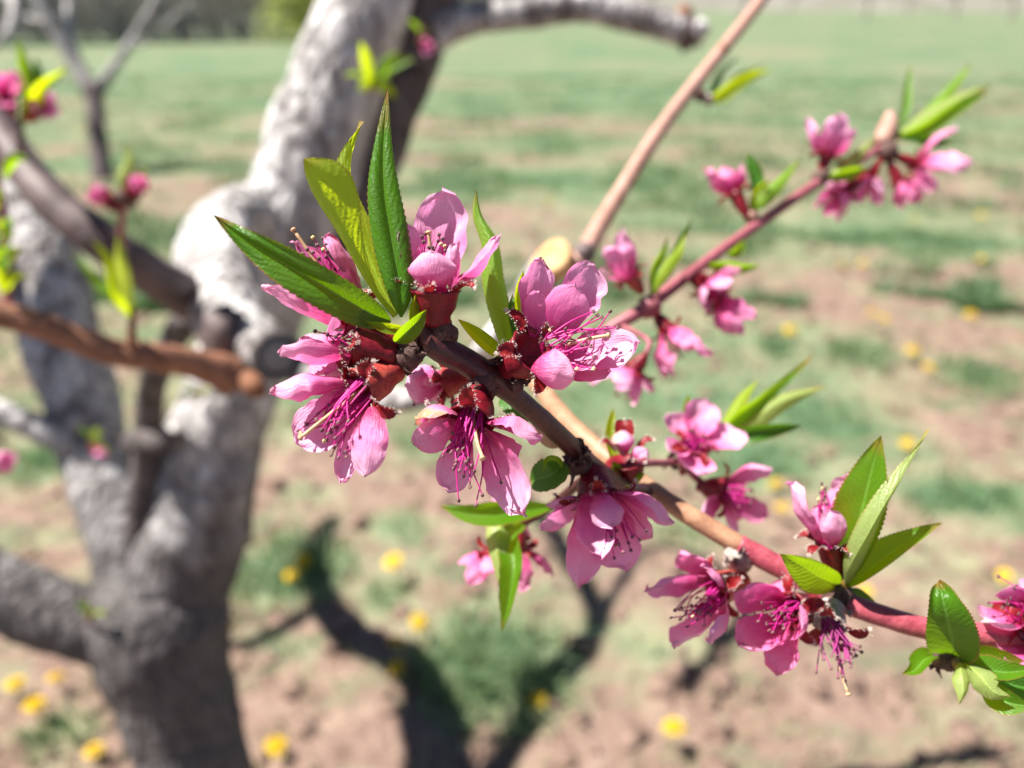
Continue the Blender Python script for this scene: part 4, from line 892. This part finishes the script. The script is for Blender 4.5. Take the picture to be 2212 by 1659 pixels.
trunk_shoot(195, 970, .955, 'tiny green sprout with a pink bud on the left limb', 5, .03, True)
trunk_shoot(425, 870, .875, 'tiny green sprout on the limb below the rust brown branch', 4, .022)
trunk_shoot(190, 1345, .93, 'tiny green sprout at the crotch of the low limb', 5, .03)
trunk_shoot(800, 200, .78, 'green sprout with reddish stalk on the upper limb', 6, .045)
trunk_shoot(905, 90, .80, 'small sprout with a pink blossom near the top of the limb', 3, .02, True)
bl = thing('stray_blossom_twig', P(-40, 1010, .6), 'twig at the left edge with one pink blossom below the pale limb', 'twig')
stem(bl, px((-140,1000,.62),(-60,1000,.61),(-30,1000,.60)), [.003,.003,.002], BARK_MAUVE, n=8, seg=7)
gblossom(bl, P(-30,1000,.60), P(-5,995,.595), .012, 11, 40, 5, r1=.005, nst=4)

# ================================================================== BACKGROUND TREES
def bare_tree(c, h, r, seed, label, group=None, depth=4, name='orchard_tree', m=BARK_FAR, fork=.35, dirs=None, spread=.55):
    t = thing(name, c, label, 'tree', group); rnd = random.Random(seed); c = Vector(c)
    tr = MB(); top = c+Vector((rnd.uniform(-.08, .08), rnd.uniform(-.05, .05), fork))*h
    top.z = c.z+h*fork
    tube(tr, [c-Vector((0, 0, .05)), c.lerp(top, .5)+Vector((rnd.uniform(-.03, .03), 0, 0))*h, top], [r*1.25, r, r*.9], 12, 10, .1, 3); tr.build('trunk', m, t, c)
    cr = MB()
    def grow(p, d, l, rr, k):
        e = p+d*l; mid = p.lerp(e, .5)+Vector([rnd.gauss(0, .06) for _ in range(3)])*l
        tube(cr, [p, mid, e], [rr, rr*.8, rr*.6], 6, 6 if k < 2 else 4, cap=False)
        if k >= depth: return
        for _ in range(3 if k else 2):
            nd = (d+Vector([rnd.gauss(0, spread) for _ in range(3)])+Vector((0, 0, .12))).normalized()
            grow(p.lerp(e, rnd.uniform(.55, 1)), nd, l*rnd.uniform(.55, .8), rr*.58, k+1)
    for d in dirs or [Vector((math.cos(a), math.sin(a), 1.1)).normalized() for a in [rnd.uniform(0, 6.28)+i*2.1 for i in range(3)]]:
        grow(top-Vector((0, 0, .03)), Vector(d).normalized(), h*.34, r*.62, 0)
    cr.build('crown', m, t, top); return t
g_ = ground_at(222, 385); fd = (g_-CAM).dot(FWD)
ft = thing('forked_tree', (g_.x, g_.y, 0), 'slender forked bare tree standing in the grass at upper left', 'tree')
for nm, pts, hw in (('trunk', [(224,400,fd),(214,320,fd),(206,230,fd),(203,180,fd)], [24,20,18,20]), ('limb', [(200,205,fd),(165,140,fd),(110,50,fd-.1),(60,-60,fd-.2),(10,-220,fd-.3)], [18,17,15,13,9]), ('limb', [(205,205,fd),(250,140,fd),(300,65,fd),(345,-20,fd),(390,-180,fd)], [15,11,9,8,5]),
        ('limb', [(180,165,fd),(150,60,fd),(145,-60,fd+.2)], [9,7,5]), ('limb', [(110,50,fd-.1),(60,40,fd-.1),(10,-10,fd),(-60,-90,fd)], [9,8,6,4]), ('limb', [(285,90,fd),(310,95,fd),(350,60,fd+.1),(420,0,fd+.2)], [6,4,3,2]), ('limb', [(30,-20,fd),(20,60,fd-.5),(-30,120,fd-.7)], [6,8,5])):
    limb(nm, pts, hw, BARK_MAROON if nm == 'trunk' else TRUNK, 24, 10, .1, 4, ft)
spots = [(1300,40),(1420,36),(1600,45),(1700,33),(1870,44),(1960,34),(2060,40),(2180,46),(1150,38)]
names = ['behind the pruned grey limb', 'above the straight pale twig', 'right of the straight twig, on the far field edge', 'fifth from the right on the far field edge', 'near the top, with a visible dark trunk, far right field', 'third from the right on the far field edge', 'second from the right on the far field edge', 'at the far right corner of the field', 'beside the big limb on the far field edge']
for i, ((x_, y_), nm) in enumerate(zip(spots, names)):
    g_ = ground_at(x_, y_); bare_tree((g_.x, g_.y, 0), 4.2+.3*(i % 3), .13, 20+i, 'far bare orchard tree '+nm, 'far orchard trees', 4)
def shrub(x_, y_, wpx, hpx, label, leafy, seed, group, n=900):
    g_ = ground_at(x_, y_); s = (g_-CAM).length/F; rnd = random.Random(seed)
    t = thing('shrub', (g_.x, g_.y, 0), label, 'shrub', group)
    W_, H_ = wpx*s, hpx*s; cr = MB(); st = MB()
    for i in range(9):
        a = rnd.uniform(0, 6.28); e = g_+Vector((math.cos(a)*W_*.4, math.sin(a)*W_*.3, H_*rnd.uniform(.5, 1)))
        tube(st, [g_, g_.lerp(e, .4)+Vector((0, 0, H_*.1)), e], [W_*.025, W_*.018, W_*.008], 6, 5, cap=False)
    st.build('stem', BARK_FAR, t, g_)
    for i in range(n):
        p = g_+Vector((rnd.gauss(0, .26)*W_, rnd.gauss(0, .2)*W_, abs(rnd.gauss(.45, .3))*H_))
        d = Vector((rnd.gauss(0, .5), rnd.gauss(0, .5), .8)).normalized(); l = H_*rnd.uniform(.10, .25)
        if leafy:
            q = Vector([rnd.gauss(0, 1) for _ in range(3)]).normalized()*W_*.035; q2 = q.orthogonal().normalized()*W_*.03
            cr.add([p-q, p+q2, p+q, p-q2], [(0, 1, 2, 3)])
        else:
            q = d.orthogonal().normalized()*W_*.006; cr.add([p-q, p+q, p+d*l], [(0, 1, 2)])
    cr.build('crown', SHRUB if leafy else TWIGS, t, g_)
shrub(672, 92, 150, 150, 'yellow-green leafing shrub left of the big limb at the field edge', True, 3, None, 1500)
for i, (x_, y_, w_, nm) in enumerate([(-60,95,240,'leftmost, behind the forked tree'),(110,92,220,'behind the left fork of the slender tree'),(260,90,220,'behind the right fork of the slender tree'),(400,88,210,'just right of the slender forked tree'),(520,86,190,'next to the yellow-green shrub'),(1010,60,200,'behind the big limb')]):
    shrub(x_, y_, w_, 190, 'grey leafless thicket shrub '+nm, False, 40+i, 'thicket along the field edge', 2200)

# ================================================================== DANDELIONS
def dandelion_mesh():
    rnd = random.Random(5); mb = MB()
    for ring, (n, r0, r1, z0, z1) in enumerate([(26, .002, .019, .004, .003), (22, .002, .015, .006, .009), (16, .001, .010, .007, .013), (9, .0, .005, .008, .015)]):
        for i in range(n):
            a = 2*math.pi*(i+.5*ring)/n+rnd.uniform(-.1, .1); d = Vector((math.cos(a), math.sin(a), 0)); s = Vector((-d.y, d.x, 0))*.0016; l = r1*rnd.uniform(.85, 1.1)
            mb.add([d*r0-s*.6+Vector((0, 0, z0)), d*r0+s*.6+Vector((0, 0, z0)), d*l+s+Vector((0, 0, z1)), d*l*1.04+Vector((0, 0, z1-.001)), d*l-s+Vector((0, 0, z1))], [(0, 1, 2, 3, 4)])
    return mb
head = dandelion_mesh(); mb = MB(); cup = [(.0022, -.002), (.0055, .002), (.006, .006), (.003, .007)]; v = []
for r_, z_ in cup:
    for j in range(8): v.append((r_*math.cos(j*.785), r_*math.sin(j*.785), z_))
mb.add(v, [(i*8+j, i*8+(j+1) % 8, (i+1)*8+(j+1) % 8, (i+1)*8+j) for i in range(3) for j in range(8)])
H0 = head.build('flower_head', DANDY, None, (0, 0, 0)); C0 = mb.build('sepal_cup', STALK, None, (0, 0, 0))
hm, cm_ = H0.data, C0.data; bpy.data.objects.remove(H0); bpy.data.objects.remove(C0)
near_d = [(855,1390,'largest yellow dandelion of three left of the big grass tuft'),(903,1345,'upper right yellow dandelion of three left of the big grass tuft'),(857,1445,'lowest yellow dandelion of three left of the big grass tuft'),(630,1245,'yellow dandelion in the grass right of the trunk'),(597,1615,'yellow dandelion on bare soil at the bottom beside the trunk'),
 (33,1480,'leftmost yellow dandelion at lower left'),(120,1467,'right-hand yellow dandelion of three at lower left'),(75,1525,'lowest yellow dandelion of three at lower left'),(1160,1515,'yellow dandelion at the lower right of the big grass tuft'),(1455,1575,'lone yellow dandelion on bare soil at bottom centre right'),(2170,1245,'yellow dandelion near the right edge above the edge blossom'),
 (1185,437,'yellow dandelion left of the straight pale twig'),(1820,578,'left dandelion of a close pair right of the mauve twig'),(1862,572,'right dandelion of a close pair right of the mauve twig'),(1883,678,'yellow dandelion in the middle of the soil band at right'),(1705,715,'yellow dandelion just above the smallest dark grass tuft'),(1970,760,'upper dandelion of a pair between the two dark tufts'),(2005,795,'lower dandelion of a pair between the two dark tufts'),
 (2095,682,'yellow dandelion above the rightmost dark grass tuft'),(2120,560,'yellow dandelion at the lower edge of the dark grass band at right'),(2120,465,'yellow dandelion at the upper edge of the dark grass band at right'),(1975,475,'yellow dandelion on soil above the dark grass band'),(1690,1100,'yellow dandelion right of the lower pink blossoms'),(1675,1048,'yellow dandelion just behind the lower pink blossoms'),(1870,1280,'yellow dandelion under the leaf fan at right'),
 (490,1352,'yellow dandelion touching the right side of the trunk'),(655,1213,'faint yellow dandelion behind the one right of the trunk'),(205,1625,'yellow dandelion at the bottom left beside the trunk foot'),(850,1215,'yellow dandelion in grass below the hanging blossom'),(490,262,'faint yellow dandelion in the far grass left of the limb'),(175,285,'faint yellow dandelion beside the slender forked tree'),(1960,960,'yellow dandelion behind the tall leaf at right'),(1910,690,'faint dandelion in soil near the middle right')]
rnd = random.Random(9)
for x_, y_, lab in near_d:
    g_ = ground_at(x_, y_); h_ = rnd.uniform(.03, .07)
    p = CAM+(g_-CAM)*((CAM.z-h_)/CAM.z)           # the head stands h_ above the soil
    z0 = zg(p.x, p.y); far = (p-CAM).length; sc = 1.1*rnd.uniform(.85, 1.15)*(1 if far < 3 else 1.25)
    t = thing('dandelion', (p.x, p.y, z0), lab, 'dandelion', 'dandelions in the grass')
    mb = MB(); tube(mb, [Vector((p.x, p.y, z0-.01)), Vector((p.x+.003, p.y, z0+h_*.5)), Vector((p.x, p.y, h_))], [.0022, .002, .0022], 6, 6); mb.build('stalk', STALK, t, (p.x, p.y, z0))
    for nm, d_ in (('flower_head', hm), ('sepal_cup', cm_)):
        o = bpy.data.objects.new(nm, d_); link(o, (p.x, p.y, h_), t); o.scale = (sc, sc, sc); o.rotation_euler = (rnd.uniform(-.5, .2), rnd.uniform(-.3, .3), rnd.uniform(0, 6))
print('tris', sum(len(o.data.polygons) for o in bpy.data.objects if o.type == 'MESH'), 'objects', len(bpy.data.objects))
